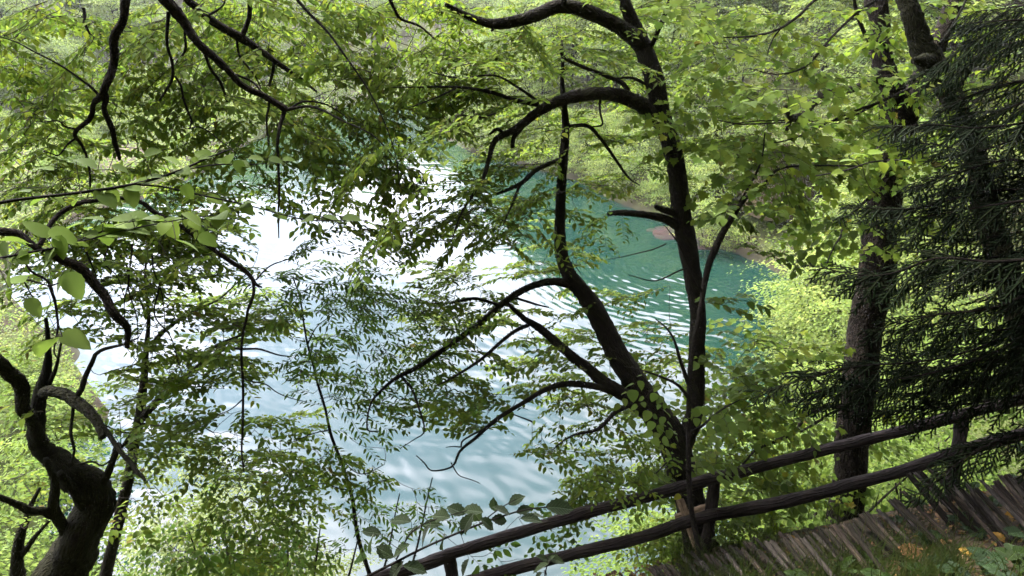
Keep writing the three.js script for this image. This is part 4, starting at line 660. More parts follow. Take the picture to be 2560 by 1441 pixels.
{
  const o = thing('palisade', at(2100, 1400, 5.3), 'weathered leaning palisade of split wooden stakes beside the fence', 'palisade');
  const geos = [0, 1, 2, 3, 4].map((k) => { const r = rng(k + 70), mb = new MB(), sh = [], n = 7; for (let i = 0; i < n; i++) { const a = i / n * 6.283 + r() * 0.5; sh.push([Math.cos(a) * (0.9 + r() * 0.25), Math.sin(a) * (0.55 + r() * 0.25)]); } const tops = sh.map(() => 1 - r() * 0.09);
    for (const h of [0, 1]) sh.forEach(([x, y], i) => { const p = V(x * (h ? 0.85 : 1), h ? tops[i] : 0, y * (h ? 0.85 : 1)); mb.vert(p, V(x, 0.1, y).normalize(), i / n * 0.5, p.y, WHITE); }); for (let i = 0; i < n; i++) { const j = (i + 1) % n; mb.tri(i, n + i, j); mb.tri(j, n + i, n + j); } const c = mb.vert(V(0, 0.97, 0), V(0, 1, 0), 0.2, 0.1, WHITE), s0 = sh.map(([x, y], i) => mb.vert(V(x * 0.85, tops[i], y * 0.85), V(0, 1, 0), 0.2 + x * 0.1, y * 0.1, WHITE)); s0.forEach((q, i) => mb.tri(c, s0[(i + 1) % n], q)); return mb.geometry(); });
  const tops = [[1640, 1405], [1700, 1378], [1760, 1368], [1820, 1352], [1900, 1335], [1985, 1318], [2040, 1302], [2100, 1288], [2170, 1268], [2240, 1225], [2275, 1150], [2330, 1160], [2400, 1205], [2460, 1190], [2520, 1165], [2600, 1130]];
  for (let x = 1625; x < 2600; x += rr(9, 15)) {
    let k = 0; while (k < tops.length - 2 && tops[k + 1][0] < x) k++; const y = mix(tops[k][1], tops[k + 1][1], clamp((x - tops[k][0]) / (tops[k + 1][0] - tops[k][0]))) + 20 + gauss() * 14;
    const run = (x < 1980 ? mix(58, 95, clamp((x - 1640) / 340)) : x < 2250 ? rr(95, 135) : rr(110, 165)) * rr(0.75, 1.15), bx = x + run * rr(0.74, 1.0), by = y + run, d = Math.min(6.2, groundHit(Math.min(bx, 2700), by)), B = at(bx, by, d), T = at(x, y, d + rr(0.3, 0.42)), len = B.distanceTo(T), dir = T.clone().sub(B).normalize();
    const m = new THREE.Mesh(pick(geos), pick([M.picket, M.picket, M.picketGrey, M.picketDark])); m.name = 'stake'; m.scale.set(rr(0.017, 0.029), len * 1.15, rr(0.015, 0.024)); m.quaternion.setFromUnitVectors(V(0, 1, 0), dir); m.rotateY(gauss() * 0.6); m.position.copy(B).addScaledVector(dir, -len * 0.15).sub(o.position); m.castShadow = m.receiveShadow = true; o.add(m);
  }
}
{ // grass, litter and herbs on the forest floor
  const mb = new MB();
  const blade = (p, h, lean, w, c) => { const d = V(Math.cos(lean), 0, Math.sin(lean)), s = V(-d.z, 0, d.x), b = rr(0.35, 0.95), n = V(-d.x * 0.4, 0.8, -d.z * 0.4 + 0.4).normalize(); let last = null; for (let k = 0; k <= 4; k++) { const t = k / 4, q = p.clone().addScaledVector(d, h * b * t * t); q.y += h * (t - 0.5 * b * t * t); if (k < 4) { const ww = w * (1 - t * 0.8); const i = mb.vert(q.clone().addScaledVector(s, ww), n, 0, t, c); mb.vert(q.clone().addScaledVector(s, -ww), n, 1, t, c); if (last !== null) { mb.tri(last, last + 1, i); mb.tri(last + 1, i + 1, i); } last = i; } else { const i = mb.vert(q, n, 0.5, 1, c); mb.tri(last, last + 1, i); } } };
  for (let t = 0; t < 210; t++) {
    const px = rr(1640, 2600), py = mix(1500, 1300 - (px - 1640) * 0.1, Math.pow(R(), 1.2)), d = groundHit(px, py); if (d > 7) continue; const c0 = at(px, py, d), n = 5 + Math.floor(R() * 12);
    for (let k = 0; k < n; k++) { const x = c0.x + gauss() * 0.07, z = c0.z + gauss() * 0.07; blade(V(x, groundY(x, z), z), rr(0.08, 0.30), R() * 6.283, rr(0.002, 0.0045), tint(TONES.grass)); }
  }
  for (let t = 0; t < 300; t++) {
    const px = rr(1690, 2400), py = rr(1370, 1540), d = groundHit(px, py), c0 = at(px, py, d), n = 4 + Math.floor(R() * 9);
    for (let k = 0; k < n; k++) { const x = c0.x + gauss() * 0.05, z = c0.z + gauss() * 0.05; blade(V(x, groundY(x, z), z), rr(0.14, 0.42), R() * 6.283, rr(0.002, 0.0045), tint(TONES.grass)); }
  }
  tag(mb.build('grass', M.grass), 'thin green grass blades growing along the palisade', 'grass', null, 'stuff');
  const lit = new MB(), litTone = [[0.106, 0.063, 0.033], [0.073, 0.046, 0.026], [0.132, 0.086, 0.050], [0.158, 0.099, 0.033]];
  for (let k = 0; k < 6000; k++) { const x = rr(0.6, 6.2), z = rr(-5.2, -1.6), p = V(x, groundY(x, z) + 0.008, z); addLeaf(lit, SHAPE.simple, p, V(gauss(), gauss() * 0.2 - 0.1, gauss()), V(gauss() * 0.4, 1, gauss() * 0.4), rr(0.03, 0.075), tint(litTone, 0.35)); }
  tag(lit.build('leaf_litter', leafy([1, 1, 1], { t: 0.1, gloss: 0 })), 'small brown dry leaves scattered over the forest floor', 'leaf litter', null, 'stuff');
  const dry = [[[0.30, 0.16, 0.07]], [[0.36, 0.20, 0.04]], [[0.26, 0.15, 0.08]], [[0.20, 0.11, 0.055]], [[0.40, 0.25, 0.05]]];
  const fall = [[2275, 1385, 0.17, 0, 'large curled tan dead leaf lying on the litter at lower right', 200], [2540, 1290, 0.16, 1, 'big orange-yellow withered leaf at the right edge', 170], [2495, 1345, 0.11, 1, 'orange spotted withered leaf just below the big orange one', 80], [2190, 1360, 0.10, 2, 'brown crumpled dead leaf left of the large tan one', 20], [2420, 1385, 0.12, 4, 'narrow yellow dead leaf right of the large tan one', 60], [2120, 1420, 0.08, 3, 'dark brown dead leaf near the bottom under the grass', 140], [2355, 1358, 0.06, 0, 'small pale tan leaf above the narrow yellow one', 10], [2045, 1395, 0.07, 2, 'small brown leaf among the grass left of the broad green leaf', 75], [2500, 1415, 0.08, 0, 'dry tan leaf near the bottom right corner', 200], [2010, 1395, 0.055, 4, 'small yellowish leaf at the foot of the stakes', 300]];
  for (const [px, py, size, tone, label, ang] of fall) {
    const d = groundHit(px, py) - 0.12, p = at(px, py, d), a = ang * Math.PI / 180, o = thing('fallen_leaf', p, label, 'leaf', null), m = leafMesh(SHAPE.jagged, dry[tone], { pos: p.clone().addScaledVector(V(Math.cos(a), 0, Math.sin(a)), -size / 2), dir: V(Math.cos(a), 0.25, Math.sin(a)), up: V(gauss() * 0.3, 1, 0.6), size, wide: 1.05 }, o, false, 'blade'); void m;
    const st = new MB(), q = m.position.clone().add(p); tube(st, [q, q.clone().add(V(-Math.cos(a) * 0.03, -0.01, -Math.sin(a) * 0.03)), q.clone().add(V(-Math.cos(a) * 0.05, -0.03, -Math.sin(a) * 0.05))], [0.0016, 0.0014, 0.001], 4); st.build('stalk', M.twig, o);
  }
  const pale = [[0.050, 0.089, 0.036], [0.056, 0.099, 0.040], [0.043, 0.079, 0.033]], green = [[0.056, 0.099, 0.013], [0.046, 0.086, 0.013]], gold = [[0.30, 0.22, 0.02], [0.26, 0.19, 0.025]];
  // [x, y, nearer than the ground by, leaves, size, label, tones, upright]
  const herbs = [[2330, 1340, 0.25, 7, 0.10, 'pale seedling with spread oval leaves left of the large tan dead leaf', pale, 0.35], [2300, 1260, 0.2, 6, 0.095, 'pale green seedling in front of the long stakes', pale, 0.4], [2400, 1300, 0.3, 7, 0.10, 'seedling with three pale leaves right of the long stakes', pale, 0.4], [2470, 1390, 0.4, 8, 0.105, 'leafy pale herb left of the bottom right corner', pale, 0.3], [2540, 1200, 0.9, 9, 0.11, 'close pale-leaved plant at the right edge under the fir bough', pale, 0.4], [2555, 1120, 1.0, 7, 0.11, 'upper pale-leaved shoot at the right edge beside the rail end', pale, 0.4], [2390, 1420, 0.4, 6, 0.10, 'dull green leaf cluster below the narrow yellow dead leaf', pale, 0.2], [2100, 1425, 0.35, 4, 0.17, 'broad upright green leaf pair at the bottom among the grass', green, 1.3], [1840, 1430, 0.2, 5, 0.09, 'small green shoot in the grass beside the middle post', green, 0.6], [2540, 1380, 0.5, 6, 0.12, 'glossy green herb in the bottom right corner', green, 0.4], [2125, 1270, 0.4, 5, 0.06, 'little plant with yellow spotted leaves before the maple foot', gold, 1.4], [2480, 1255, 0.3, 6, 0.09, 'dim seedling left of the big orange leaf', pale, 0.5], [2200, 1440, 0.5, 6, 0.09, 'low green rosette at the bottom edge', green, 0.4], [1990, 1440, 0.4, 6, 0.085, 'green leaf tuft at the bottom edge beside the stakes', green, 0.6], [2440, 1330, 0.2, 7, 0.09, 'bushy pale seedling between the orange leaf and the narrow yellow leaf', pale, 0.5], [2360, 1400, 0.25, 6, 0.085, 'small pale seedling under the small pale tan leaf', pale, 0.4], [2560, 1330, 0.35, 7, 0.1, 'pale leafy herb at the right edge below the big orange leaf', pale, 0.4], [2290, 1420, 0.3, 6, 0.08, 'green herb at the bottom under the large tan dead leaf', green, 0.5], [2510, 1430, 0.3, 7, 0.09, 'low pale herb at the bottom edge near the right corner', pale, 0.3], [2430, 1220, 0.3, 6, 0.08, 'thin pale shoot between the third post and the long stakes', pale, 0.7], [2170, 1400, 0.3, 5, 0.075, 'green sprout beside the brown crumpled leaf', green, 0.8], [2240, 1300, 0.2, 5, 0.075, 'pale sprout in front of the middle stakes', pale, 0.6]];
  for (const [px, py, nearer, n, size, label, tones, upright] of herbs) {
    const d = groundHit(px, py) - nearer, c = at(px, py, d), g = V(c.x, groundY(c.x, c.z) - 0.02, c.z), o = thing('herb', g, label, 'plant', null), st = new MB(); tube(st, [g, g.clone().lerp(c, 0.6).add(V(0.01, 0, 0.01)), c], [0.003, 0.0025, 0.0018], 5); st.build('stem', M.grassStem ??= new THREE.MeshStandardMaterial({ color: new THREE.Color().setRGB(0.06, 0.08, 0.02), roughness: 0.8 }), o);
    for (let k = 0; k < n; k++) { const a = k * 2.4 + R(), dir = V(Math.cos(a), upright * rr(0.5, 1.2) - 0.2, Math.sin(a)).normalize(), pos = c.clone().lerp(g, (k / n) * 0.45 * R()).addScaledVector(dir, 0.012); leafMesh(upright > 1.25 && size > 0.1 ? SHAPE.narrow : SHAPE.hazel, tones, { pos, dir, up: V(-dir.x * 0.5, 1, -dir.z * 0.5 + 0.2), size: size * rr(0.7, 1.1), wide: rr(0.8, 1.1) }, o, true); }
  }
}
// ---------------------------------------------------------------- bushes and trees beyond, each kind built once and copied
function bush(h, rad, n, leaf, tones, seed, kind, shape = SHAPE.flat) {   // stems and flat leafy sprays; origin at the foot
  const r = rng(seed), g = () => (r() + r() + r() + r() - 2), wood = new MB(), mb = new MB(), sprays = Math.round(n / 40), trunkH = kind === 'tree' ? h * 0.45 : 0.1, tc = rng(seed + 5);
  const stems = kind === 'tree' ? [[V(0, -0.5, 0), V(g() * 0.2, h * 0.35, g() * 0.2), V(g() * 0.4, h * 0.85, g() * 0.4)]] : [0, 1, 2, 3, 4].map((k) => { const a = k * 1.26 + r(); return [V(0, -0.4, 0), V(Math.cos(a) * rad * 0.25, h * 0.35, Math.sin(a) * rad * 0.25), V(Math.cos(a) * rad * 0.6, h * 0.8, Math.sin(a) * rad * 0.6)]; });
  stems.forEach((s) => { const P = spline(s, 7), w = kind === 'tree' ? 0.022 * h : 0.012 * h; tube(wood, P, P.map((_, k) => w * (1 - k * 0.11)), kind === 'tree' ? 9 : 5, { seed: seed * 1.3 + s[1].x }); });
  if (kind === 'tree') for (let k = 0; k < 9; k++) { const a = r() * 6.283, y = h * (0.3 + 0.5 * r()), P = spline([V(0, y, 0), V(Math.cos(a) * rad * 0.45, y + h * 0.08, Math.sin(a) * rad * 0.45), V(Math.cos(a) * rad * 0.85, y + h * 0.12, Math.sin(a) * rad * 0.85)], 5); tube(wood, P, P.map((_, q) => 0.007 * h * (1 - q * 0.16)), 5, { seed: k * 3.1 + seed }); }
  const tone = () => { const c = tones[Math.floor(tc() * tones.length)], k = 0.65 + 0.65 * tc(); return [c[0] * k, c[1] * k, c[2] * k]; };
  for (let s = 0; s < sprays; s++) {
    const u = r() * 2 - 1, a = r() * 6.283, q = 0.55 + 0.45 * Math.pow(r(), 0.6), w = Math.sqrt(1 - u * u) * (0.78 + 0.4 * noise(Math.cos(a) * 1.4 + seed, Math.sin(a) * 1.4 + u * 1.5, seed)), y = trunkH * 0.7 + (h - trunkH * 0.7) * (0.5 + 0.5 * u * q), c = V(Math.cos(a) * w * q * rad, y, Math.sin(a) * w * q * rad);
    const out = V(Math.cos(a), -0.25 + g() * 0.2, Math.sin(a)), L = leaf * (7 + 5 * r()), base = tone();
    for (let k = 0; k < 40; k++) { const t = r(), p = c.clone().addScaledVector(out, (t - 0.5) * L).add(V(g() * L * 0.26, g() * L * 0.045, g() * L * 0.26)), d = out.clone().add(V(g(), g() * 0.4 - 0.15, g())).normalize(), kk = 0.85 + 0.3 * r(); addLeaf(mb, shape, p, d, V(g() * 0.45, 1, g() * 0.45), leaf * (0.7 + 0.6 * r()), [base[0] * kk, base[1] * kk, base[2] * kk]); }
  }
  return { wood: wood.geometry(), crown: mb.geometry(), tris: mb.size };
}
let used = 0; const planted = [];
const CLEAR = [[14.3, -36, 1.9, 7], [13.9, -30.6, 1.2, 4]];
function plant(proto, name, x, z, s, label, category, group, y) {
  if (name === 'bank_shrub' || name === 'hillside_tree') for (const [cx, cz, w, run] of CLEAR) { const l = Math.hypot(cx, cz), ux = -cx / l, uz = -cz / l, t = clamp((x - cx) * ux + (z - cz) * uz, -1, run), e = Math.hypot(x - cx - ux * t, z - cz - uz * t); if (e < w + s * (name === 'bank_shrub' ? 0.9 : 2)) return null; }
  const o = thing(name, V(x, (y ?? Math.max(0.02, height(x, z))) - 0.05, z), label, category, group); o.rotation.y = R() * 6.283; o.scale.set(s * rr(0.85, 1.15), s * rr(0.85, 1.2), s * rr(0.85, 1.15));
  for (const [k, g, m] of [['trunk', proto.wood, M.barkFar], ['crown', proto.crown, M.leaves]]) { const q = new THREE.Mesh(g, m); q.name = k; q.castShadow = q.receiveShadow = true; if (k === 'crown') q.userData.kind = 'stuff'; o.add(q); }
  used += proto.tris; planted.push(o); return o;
}
const inView = (x, z, y = 3, pad = 200) => { const s = seen(V(x, y, z)); return s[2] > 2 && s[0] > -pad && s[0] < 2560 + pad; };
{
  const near = [0, 1, 2].map((k) => bush(2.4, 1.5, 3800, 0.09, TONES.herb, 300 + k, '', SHAPE.simple)), low = [0, 1].map((k) => bush(1.3, 1.2, 2000, 0.13, TONES.herb, 320 + k, '', SHAPE.simple));
  const bank = [0, 1, 2].map((k) => bush(3.2, 2.3, 5600, 0.125, TONES.bank, 340 + k)), tall = [0, 1, 2].map((k) => bush(9, 3.5, 4200, 0.27, TONES.far, 360 + k, 'tree')), sunny = [0, 1].map((k) => bush(8, 3.6, 4600, 0.25, TONES.bank, 380 + k, 'tree')), pale = bush(2.2, 1.7, 3600, 0.09, TONES.pale, 399);
  // the slope just beyond the fence
  for (const [x, z] of [[3.2, -8.6], [4.6, -9.4], [5.8, -8.2], [6.8, -10.2], [5.4, -11.2], [7.9, -11.8], [8.6, -9], [9.8, -12.8], [7.2, -13.2], [9.2, -15.2], [2.2, -8.4], [4.2, -7.4], [6.4, -6.9], [10.6, -10.8], [8.4, -7.2], [11.6, -14.8], [12.8, -18.5]]) plant(pick(near), 'slope_shrub', x, z, rr(0.75, 1.15), 'bright yellow-green shrub on the slope just beyond the log fence', 'shrub', 'shrubs below the fence');
  for (const [x, z] of [[-6.5, -10.2], [-7.6, -9.2], [-8.4, -11.2], [-9.6, -10], [-10.4, -12.4], [-11.6, -11], [-12.4, -15.2], [-9.4, -7.6], [-13.6, -13.4], [-14.6, -18], [-7, -7.8], [-16.8, -20.6], [-11.4, -8.4], [-15.5, -15.5]]) plant(pick(low), 'bank_herb', x, z, rr(0.8, 1.3), 'bright broad-leaved undergrowth on the bank behind the mossy trunk', 'undergrowth', 'undergrowth at the lower left');
  for (const [x, z, s] of [[-6.2, -11.6, 1], [-5.2, -11.2, 0.8], [-7.6, -13.4, 0.9], [-4, -10.9, 0.7]]) plant(pale, 'pale_shrub', x, z, s, 'pale sunlit shrub hanging over the water at the lower left', 'shrub', 'pale shrubs at the water');
  // the right bank
  const rows = [[13, -23.5], [13.6, -26.5], [14.8, -29], [15.4, -31.5], [13.8, -34.6], [12, -38.4], [10.6, -42], [8.6, -46.6], [7.2, -51], [4.2, -55], [0.4, -59.4], [-2, -64], [-4.6, -70], [-6.6, -77], [-7.4, -86], [11.2, -20.2]];
  for (const [x, z, s] of [[10.2, -19.6, 1], [11, -21.8, 1.1], [11.8, -24.4, 1.15], [12.4, -27.4, 1.15], [12.6, -31.4, 1.0], [10.4, -35.4, 0.8], [8.8, -16.6, 0.9], [7, -48.6, 0.9], [8.6, -45.4, 0.9], [10.2, -42.6, 0.9], [11.6, -40, 0.9], [5.4, -52.4, 0.9], [3.2, -55.2, 0.9], [-0.4, -58.6, 0.9], [-3, -62.4, 0.9]]) plant(pick(bank), 'bank_shrub', x, z, s, 'sunlit light-green shrub overhanging the right shore of the lake', 'shrub', 'shrubs along the right shore', 0.2);
  for (const [x, z] of rows) for (let k = 0; k < 2; k++) plant(pick(bank), 'bank_shrub', x + rr(-0.6, 1) + k * 1.6, z + rr(-1, 1), rr(0.8, 1.15), 'sunlit light-green shrub overhanging the right shore of the lake', 'shrub', 'shrubs along the right shore');
  for (let k = 0; k < 400 && k < 400; k++) { const z = rr(-92, -17), x = rr(-6, 48), s = shore(x, z); if (s < 4 || s > 30 || !inView(x, z, 6, 120)) continue; if (hash3(k, 3, 1) > 0.6) continue; const sun_ = hash3(k, 5, 2) < 0.6; plant(pick(sun_ ? sunny : tall), 'hillside_tree', x, z, rr(0.7, 1.15) * (s < 8 ? 0.7 : 1), sun_ ? 'sunlit yellow-green tree on the right hillside across the water' : 'darker green tree on the right hillside across the water', 'tree', sun_ ? 'sunlit trees on the right hillside' : 'dark trees on the right hillside'); }
  // the far end and the left shore
  for (let k = 0; k < 260; k++) { const z = rr(-185, -100), x = rr(-105, 60), s = shore(x, z); if (s < 3 || !inView(x, z, 6, 100)) continue; if (hash3(k, 9, 1) > 0.75) continue; plant(pick(hash3(k, 4, 4) < 0.4 ? sunny : tall), 'far_tree', x, z, rr(0.6, 1.1) * (s < 10 ? 0.6 : 1.2), 'hazy green tree on the far shore beyond the lake', 'tree', 'trees on the far shore'); }
  for (let k = 0; k < 150; k++) { const z = rr(-100, -34), x = rr(-75, -25), s = shore(x, z); if (s < 2.5 || !inView(x, z, 3, 60)) continue; if (hash3(k, 7, 8) > 0.55) continue; plant(s > 22 ? pick(tall) : pick(R() < 0.5 ? low : bank), s > 22 ? 'left_shore_tree' : 'left_shore_shrub', x, z, s > 22 ? rr(0.7, 1.1) : rr(0.7, 1.3), s > 22 ? 'pale green tree rising behind the left shore' : 'yellow-green shrub on the flat left shore', s > 22 ? 'tree' : 'shrub', s > 22 ? 'trees behind the left shore' : 'shrubs on the left shore'); }
  // unseen forest added round the viewpoint to keep the foreground wood in shade
  for (const [x, z, s] of [[-3.5, 2.5, 1.5], [2.2, 3.4, 1.6], [7.5, 1.8, 1.5], [-8.5, 1.5, 1.5], [-0.8, 7.5, 1.7], [5.2, 8.2, 1.7], [-6.4, 7.4, 1.7], [11.5, 6, 1.7], [-12.5, 5.5, 1.7], [10.8, -2.2, 1.5], [2, 13, 1.8], [-5, 14, 1.8], [9, 14, 1.8], [-12, 13, 1.8], [16, 10, 1.8], [15, 0, 1.6], [-13, -1.5, 1.4], [8.5, -4.6, 1.5], [6.2, -0.4, 1.5], [11.4, -8, 1.35], [0.2, 4.6, 1.55], [-5.6, 4.4, 1.6], [4.4, 5, 1.6], [-10.4, 8.6, 1.7], [8.6, 4.6, 1.6], [-2.6, 10.4, 1.8], [2.4, 9.6, 1.8], [7.4, 11.2, 1.8], [-8.2, 11.4, 1.8], [13.4, 3, 1.6], [-15.6, 3, 1.6], [-0.4, 16.5, 1.9], [5.4, 16.5, 1.9], [-15, 9, 1.8], [-2.2, 5.6, 1.5], [3.2, 6.8, 1.6], [7.2, 6.6, 1.6], [-4, 8.8, 1.7], [-8.6, 5.2, 1.6], [10.4, 9.4, 1.7], [0.8, 12, 1.8], [-1.4, 3.4, 1.4], [5.2, 2.4, 1.45], [13.6, -3.4, 1.5]]) plant(pick(tall), 'added_shade_tree', x, z, s, 'tall unseen forest tree added around the viewpoint for its shade', 'tree', 'added shade forest behind the viewpoint');
  for (let k = 0; k < 22; k++) { const a = mix(-0.25, Math.PI + 0.25, (k + 0.5) / 22), q = rr(2.6, 5.2), x = Math.cos(a) * q * 1.3, z = Math.sin(a) * q + 1.2; plant(pick(near), 'added_shade_shrub', x, z, rr(1, 1.5), 'unseen understorey shrub added around the viewpoint for its shade', 'shrub', 'added shade understorey behind the viewpoint', slopePlane(x, z)); }  // unseen shrubs, added to block low light from behind the camera
  console.log('copied leaf triangles', used);
}
{ // low growth over the banks
  const mb = new MB(); let n = 0;
  for (let k = 0; k < 400000 && n < 110000; k++) {
    const d = 7 * Math.pow(26, R()), px = rr(-150, 2710), x = (px - 1280) / FOC * d, z = -d * 0.98; if (z > -6.2) continue;
    const s = shore(x, z); if (s < 0.15 || s > 60) continue; const y = height(x, z), patch = noise(x * 0.5, z * 0.5, 9);
    if (patch < 0.12) continue; if (s > 14 && R() < 0.45) continue; n++;
    const size = clamp(d * 0.0055, 0.07, 0.4) * rr(0.7, 1.4), up = V(gauss() * 0.6, 1, gauss() * 0.6); const tones = patch > 0.75 ? TONES.pale : d > 60 ? TONES.far : d < 18 ? TONES.herb : TONES.bank;
    addLeaf(mb, SHAPE.flat, V(x, y + rr(0, 0.25 + size * 1.5), z), V(gauss(), rr(-0.2, 0.7), gauss()).normalize(), up, size, tint(tones, 0.3));
  }
  tag(mb.build('ground_cover', M.leaves), 'low leafy ground cover over the banks round the lake', 'ground cover', null, 'stuff');
}
{ // sedge mounds, cascade, sunken log
  const mound = (x, z, r, h, label) => {
    const y0 = Math.max(0, height(x, z)), o = thing('sedge_mound', V(x, y0, z), label, 'mound', null), mb = new MB(), bl = new MB(), U = 22, W = 12;
    const surf = (a, t) => { const q = 1 + 0.35 * (noise(Math.cos(a) * 2 + x, Math.sin(a) * 2 + z, t * 2) - 0.5); return V(x + Math.cos(a) * r * q * Math.cos(t), y0 - 0.2 + h * q * Math.sin(t), z + Math.sin(a) * r * q * Math.cos(t)); };
    for (let j = 0; j <= W; j++) for (let i = 0; i <= U; i++) { const a = i / U * 6.283, t = j / W * 1.57; mb.vert(surf(a, t), V(Math.cos(a) * Math.cos(t), Math.sin(t) + 0.1, Math.sin(a) * Math.cos(t)).normalize(), i, j, [0.035, 0.028, 0.014]); }
    for (let j = 0; j < W; j++) for (let i = 0; i < U; i++) { const a = j * (U + 1) + i, b = a + U + 1; mb.tri(a, b, a + 1); mb.tri(a + 1, b, b + 1); }
    mb.build('soil', new THREE.MeshPhysicalMaterial({ vertexColors: true, roughness: 1, specularIntensity: 0.15 }), o);
    for (let k = 0; k < 4200; k++) { const a = R() * 6.283, t = Math.acos(R()) * 0.98 , p = surf(a, t), out = V(Math.cos(a) + gauss() * 0.3, 0.5, Math.sin(a) + gauss() * 0.3).normalize(), L = rr(0.35, 0.9), c = tint([[0.085, 0.08, 0.024], [0.07, 0.082, 0.02], [0.105, 0.088, 0.036], [0.05, 0.066, 0.016]]), s = V(-out.z, 0, out.x).multiplyScalar(0.017), q = p.clone().addScaledVector(out, L * 0.4), e = q.clone().add(V(out.x * L * 0.3, -L * 0.6, out.z * L * 0.3)), n = V(out.x, 0.5, out.z); const i = bl.vert(p.clone().add(s), n, 0, 0, c); bl.vert(p.clone().sub(s), n, 1, 0, c); bl.vert(q.clone().add(s), n, 0, 1, c); bl.vert(q.clone().sub(s), n, 1, 1, c); bl.vert(e, n, 0.5, 2, c); bl.tri(i, i + 1, i + 2); bl.tri(i + 1, i + 3, i + 2); bl.tri(i + 2, i + 3, i + 4); }
    bl.build('sedge', M.grass, o, 'stuff');
  };
  mound(14.3, -36, 2.1, 3.0, 'brown grassy tufa mound with drooping sedge between right bank shrubs');
  mound(13.2, -25.2, 1.5, 1.7, 'sandy brown bank hump beside the maple trunk at the water');
  mound(12.2, -38.5, 1.6, 1.5, 'low sedge hump behind the forked trunk on the right shore');
  for (const [x, z, r, h, label] of [[9.4, -38.6, 1.3, 0.2, 'flat brown tufa ledge at the right waterline under the broken stub'], [10.4, -36.2, 0.9, 0.18, 'smaller brown tufa ledge nearer than the flat one']]) {
    const o2 = thing('tufa_ledge', V(x, 0, z), label, 'rock', null); for (let k = 0; k < 9; k++) { const lb = new MB(), n = 22, cx = x + gauss() * 1.2, cz = z + gauss() * 0.9, rk = r * rr(0.2, 0.6), y1 = h * rr(0.1, 0.9), y0 = y1 - 0.5, sd = R() * 30, col = [mix(0.012, 0.024, R()), mix(0.012, 0.021, R()), 0.009]; const ring = (yy, q) => { const f = lb.p.length / 3; for (let i = 0; i < n; i++) { const a = i / n * 6.283, w = rk * q * (0.7 + 0.6 * fbm(Math.cos(a) * 1.7 + sd, Math.sin(a) * 1.7, 0, 3)); lb.vert(V(cx + Math.cos(a) * w * 1.25, yy + 0.06 * (noise(a * 3, sd) - 0.5), cz + Math.sin(a) * w * 0.8), V(Math.cos(a) * (q < 1 ? 0.2 : 0.8), 0.8, Math.sin(a) * (q < 1 ? 0.2 : 0.8)).normalize(), i, yy, col.map((v) => v * rr(0.7, 1.3))); } return f; }; const A = ring(y0, 1.15), B = ring(y1 - 0.04, 1), C = ring(y1, 0.9), D = ring(y1 + 0.05, 0.45), top = lb.vert(V(cx, y1 + 0.07, cz), V(0, 1, 0), 0, 0, col); for (const [p, q] of [[A, B], [B, C], [C, D]]) for (let i = 0; i < n; i++) { const j = (i + 1) % n; lb.tri(p + i, q + i, p + j); lb.tri(p + j, q + i, q + j); } for (let i = 0; i < n; i++) lb.tri(D + i, top, D + (i + 1) % n); lb.build('slab', M.rock ??= new THREE.MeshPhysicalMaterial({ vertexColors: true, roughness: 0.9, specularIntensity: 0.3, bumpMap: barkBump, bumpScale: 0.03 }), o2); }
  }
  { // a pale footbridge far off at the upper left
    const p = at(140, 92, 105), o3 = thing('footbridge', V(p.x, height(p.x, p.z), p.z), 'pale distant boardwalk strip seen through leaves at the upper left', 'bridge'), pm = new THREE.MeshPhysicalMaterial({ color: new THREE.Color().setRGB(0.24, 0.23, 0.21), roughness: 0.9, specularIntensity: 0.2 });
    const bar = (name, x, y, z, w, h, d) => { const q = new THREE.Mesh(new THREE.BoxGeometry(w, h, d), pm); q.name = name; q.position.set(x, y, z); q.castShadow = q.receiveShadow = true; o3.add(q); };
    const up = p.y - o3.position.y; bar('deck', 0, up, 0, 9, 0.2, 1.6); bar('rail', 0, up + 0.95, 0.75, 9, 0.1, 0.08); for (let k = 0; k < 7; k++) bar('post', -4.2 + k * 1.4, up + 0.5, 0.75, 0.1, 0.9, 0.1); for (const x of [-3.5, 0, 3.5]) bar('pile', x, up / 2 - 0.3, 0, 0.22, Math.abs(up) + 0.5, 0.22);
  }
  // cascade
  const o = thing('cascade', V(13.9, 0, -30.4), 'small white cascade tumbling into the lake between right bank shrubs', 'waterfall'), mb = new MB(), nx = 16, ny = 14;
  for (let j = 0; j <= ny; j++) for (let i = 0; i <= nx; i++) { const t = j / ny, w = (i / nx - 0.5) * 1.6, x = 15.6 - t * 2.6 + 0.2 * noise(w * 3, t * 4), y = 1.15 * (1 - t) ** 1.4 + 0.16 * noise(w * 5, t * 7, 3) * (1 - t * 0.5), z = -30.6 + w + 0.3 * t; mb.vert(V(x, y + 0.02, z), V(0.4 + gauss() * 0.25, 0.9, 0.35 + gauss() * 0.25).normalize(), i, j, WHITE); }
  for (let j = 0; j < ny; j++) for (let i = 0; i < nx; i++) { const a = j * (nx + 1) + i, b = a + nx + 1; mb.tri(a, a + 1, b); mb.tri(a + 1, b + 1, b); }
  mb.build('white_water', new THREE.MeshStandardMaterial({ color: new THREE.Color().setRGB(0.62, 0.66, 0.68), roughness: 0.35, side: THREE.DoubleSide }), o);
  const log = thing('sunken_log', V(8.3, -1, -38), 'pale sunken log lying under the clear green water by the right shore', 'log'), lm = new MB(), P = spline([V(9.6, 0.05, -37.6), V(8.4, -0.35, -37), V(6.8, -0.9, -35.6)], 10); tube(lm, P, P.map((_, k) => 0.16 - 0.006 * k), 9); lm.build('trunk', M.barkFar, log); const l2 = new MB(), Q = spline([V(8.4, -0.35, -37), V(7.6, -0.3, -37.8), V(7, -0.5, -38.4)], 6); tube(l2, Q, Q.map((_, k) => 0.06 - 0.006 * k), 6); l2.build('branch', M.barkFar, log);
}
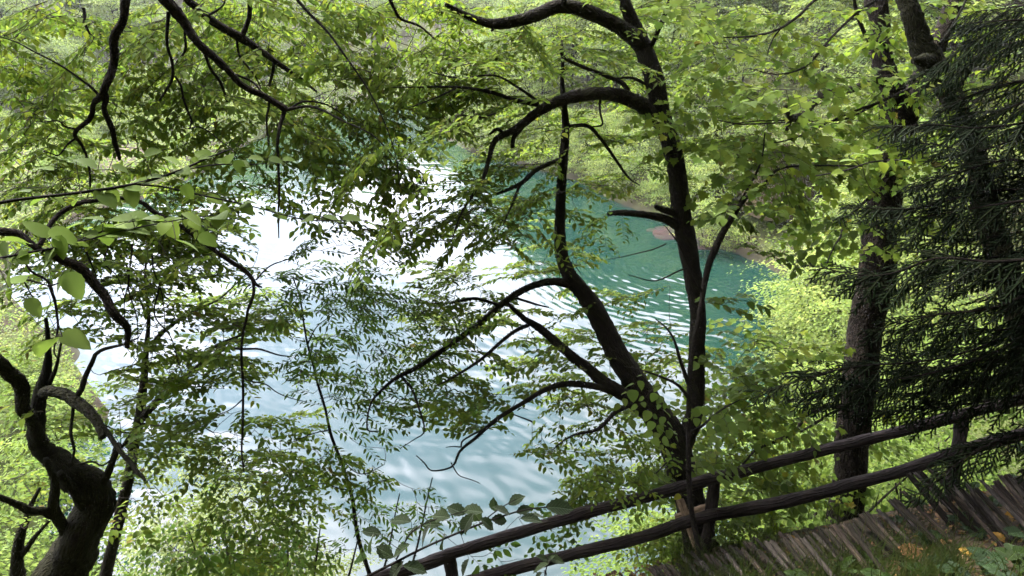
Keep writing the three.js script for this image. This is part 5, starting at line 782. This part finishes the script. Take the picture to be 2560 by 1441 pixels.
{ // each copy gets the words that single it out: its kind, the landmark it stands behind, and its rank there from near to far
  const ZONES = [[-9999, 'beyond the left edge'], [0, 'behind the mossy tree'], [330, 'behind the hanging dead branch'], [640, 'behind the thin sapling'], [960, 'behind the arching limb'], [1390, 'between the forked stems'], [1740, 'left of the maple trunk'], [2080, 'behind the maple trunk'], [2300, 'behind the fir boughs'], [2560, 'beyond the right edge']], RANK = ['nearest', 'second nearest', 'third nearest', 'fourth nearest', 'fifth nearest', 'sixth nearest', 'seventh nearest', 'eighth nearest', 'ninth nearest', 'tenth nearest', 'eleventh nearest', 'twelfth nearest', ...['thirteenth', 'fourteenth', 'fifteenth', 'sixteenth', 'seventeenth', 'eighteenth', 'nineteenth', 'twentieth', 'twenty-first', 'twenty-second', 'twenty-third', 'twenty-fourth', 'twenty-fifth', 'twenty-sixth', 'twenty-seventh', 'twenty-eighth', 'twenty-ninth', 'thirtieth'].map((w) => w + ' nearest')];
  const SHORT = { slope_shrub: 'bright shrub below the fence', bank_herb: 'bright undergrowth clump on the lower left bank', pale_shrub: 'pale shrub over the water at lower left', bank_shrub: 'sunlit shrub overhanging the right shore', hillside_tree: 'tree on the right hillside', far_tree: 'hazy far shore tree', left_shore_tree: 'pale tree behind the left shore', left_shore_shrub: 'yellow-green shrub on the flat left shore' };
  const cells = {};
  for (const o of planted) { const kind = o.name.replace(/_\d+$/, ''); if (!SHORT[kind]) continue; const q = seen(o.position); let z = ZONES[0][1]; for (const [x, w] of ZONES) if (q[0] >= x) z = w; const tone = kind === 'hillside_tree' ? (o.userData.group.startsWith('sunlit') ? 'sunlit yellow-green ' : 'darker green ') : ''; (cells[tone + SHORT[kind] + '|' + z] ??= []).push([q[2], o]); }
  for (const [key, list] of Object.entries(cells)) { const [what, where] = key.split('|'); list.sort((a, b) => a[0] - b[0]).forEach(([, o], k) => { o.userData.label = (list.length === 1 ? 'only ' : k < RANK.length ? RANK[k] + ' ' : 'distant ') + what + ' ' + where; }); }
}
scene.fog = new THREE.FogExp2(new THREE.Color().setRGB(0.92, 0.96, 1.0), 0.0002);
renderer.render(scene, camera);
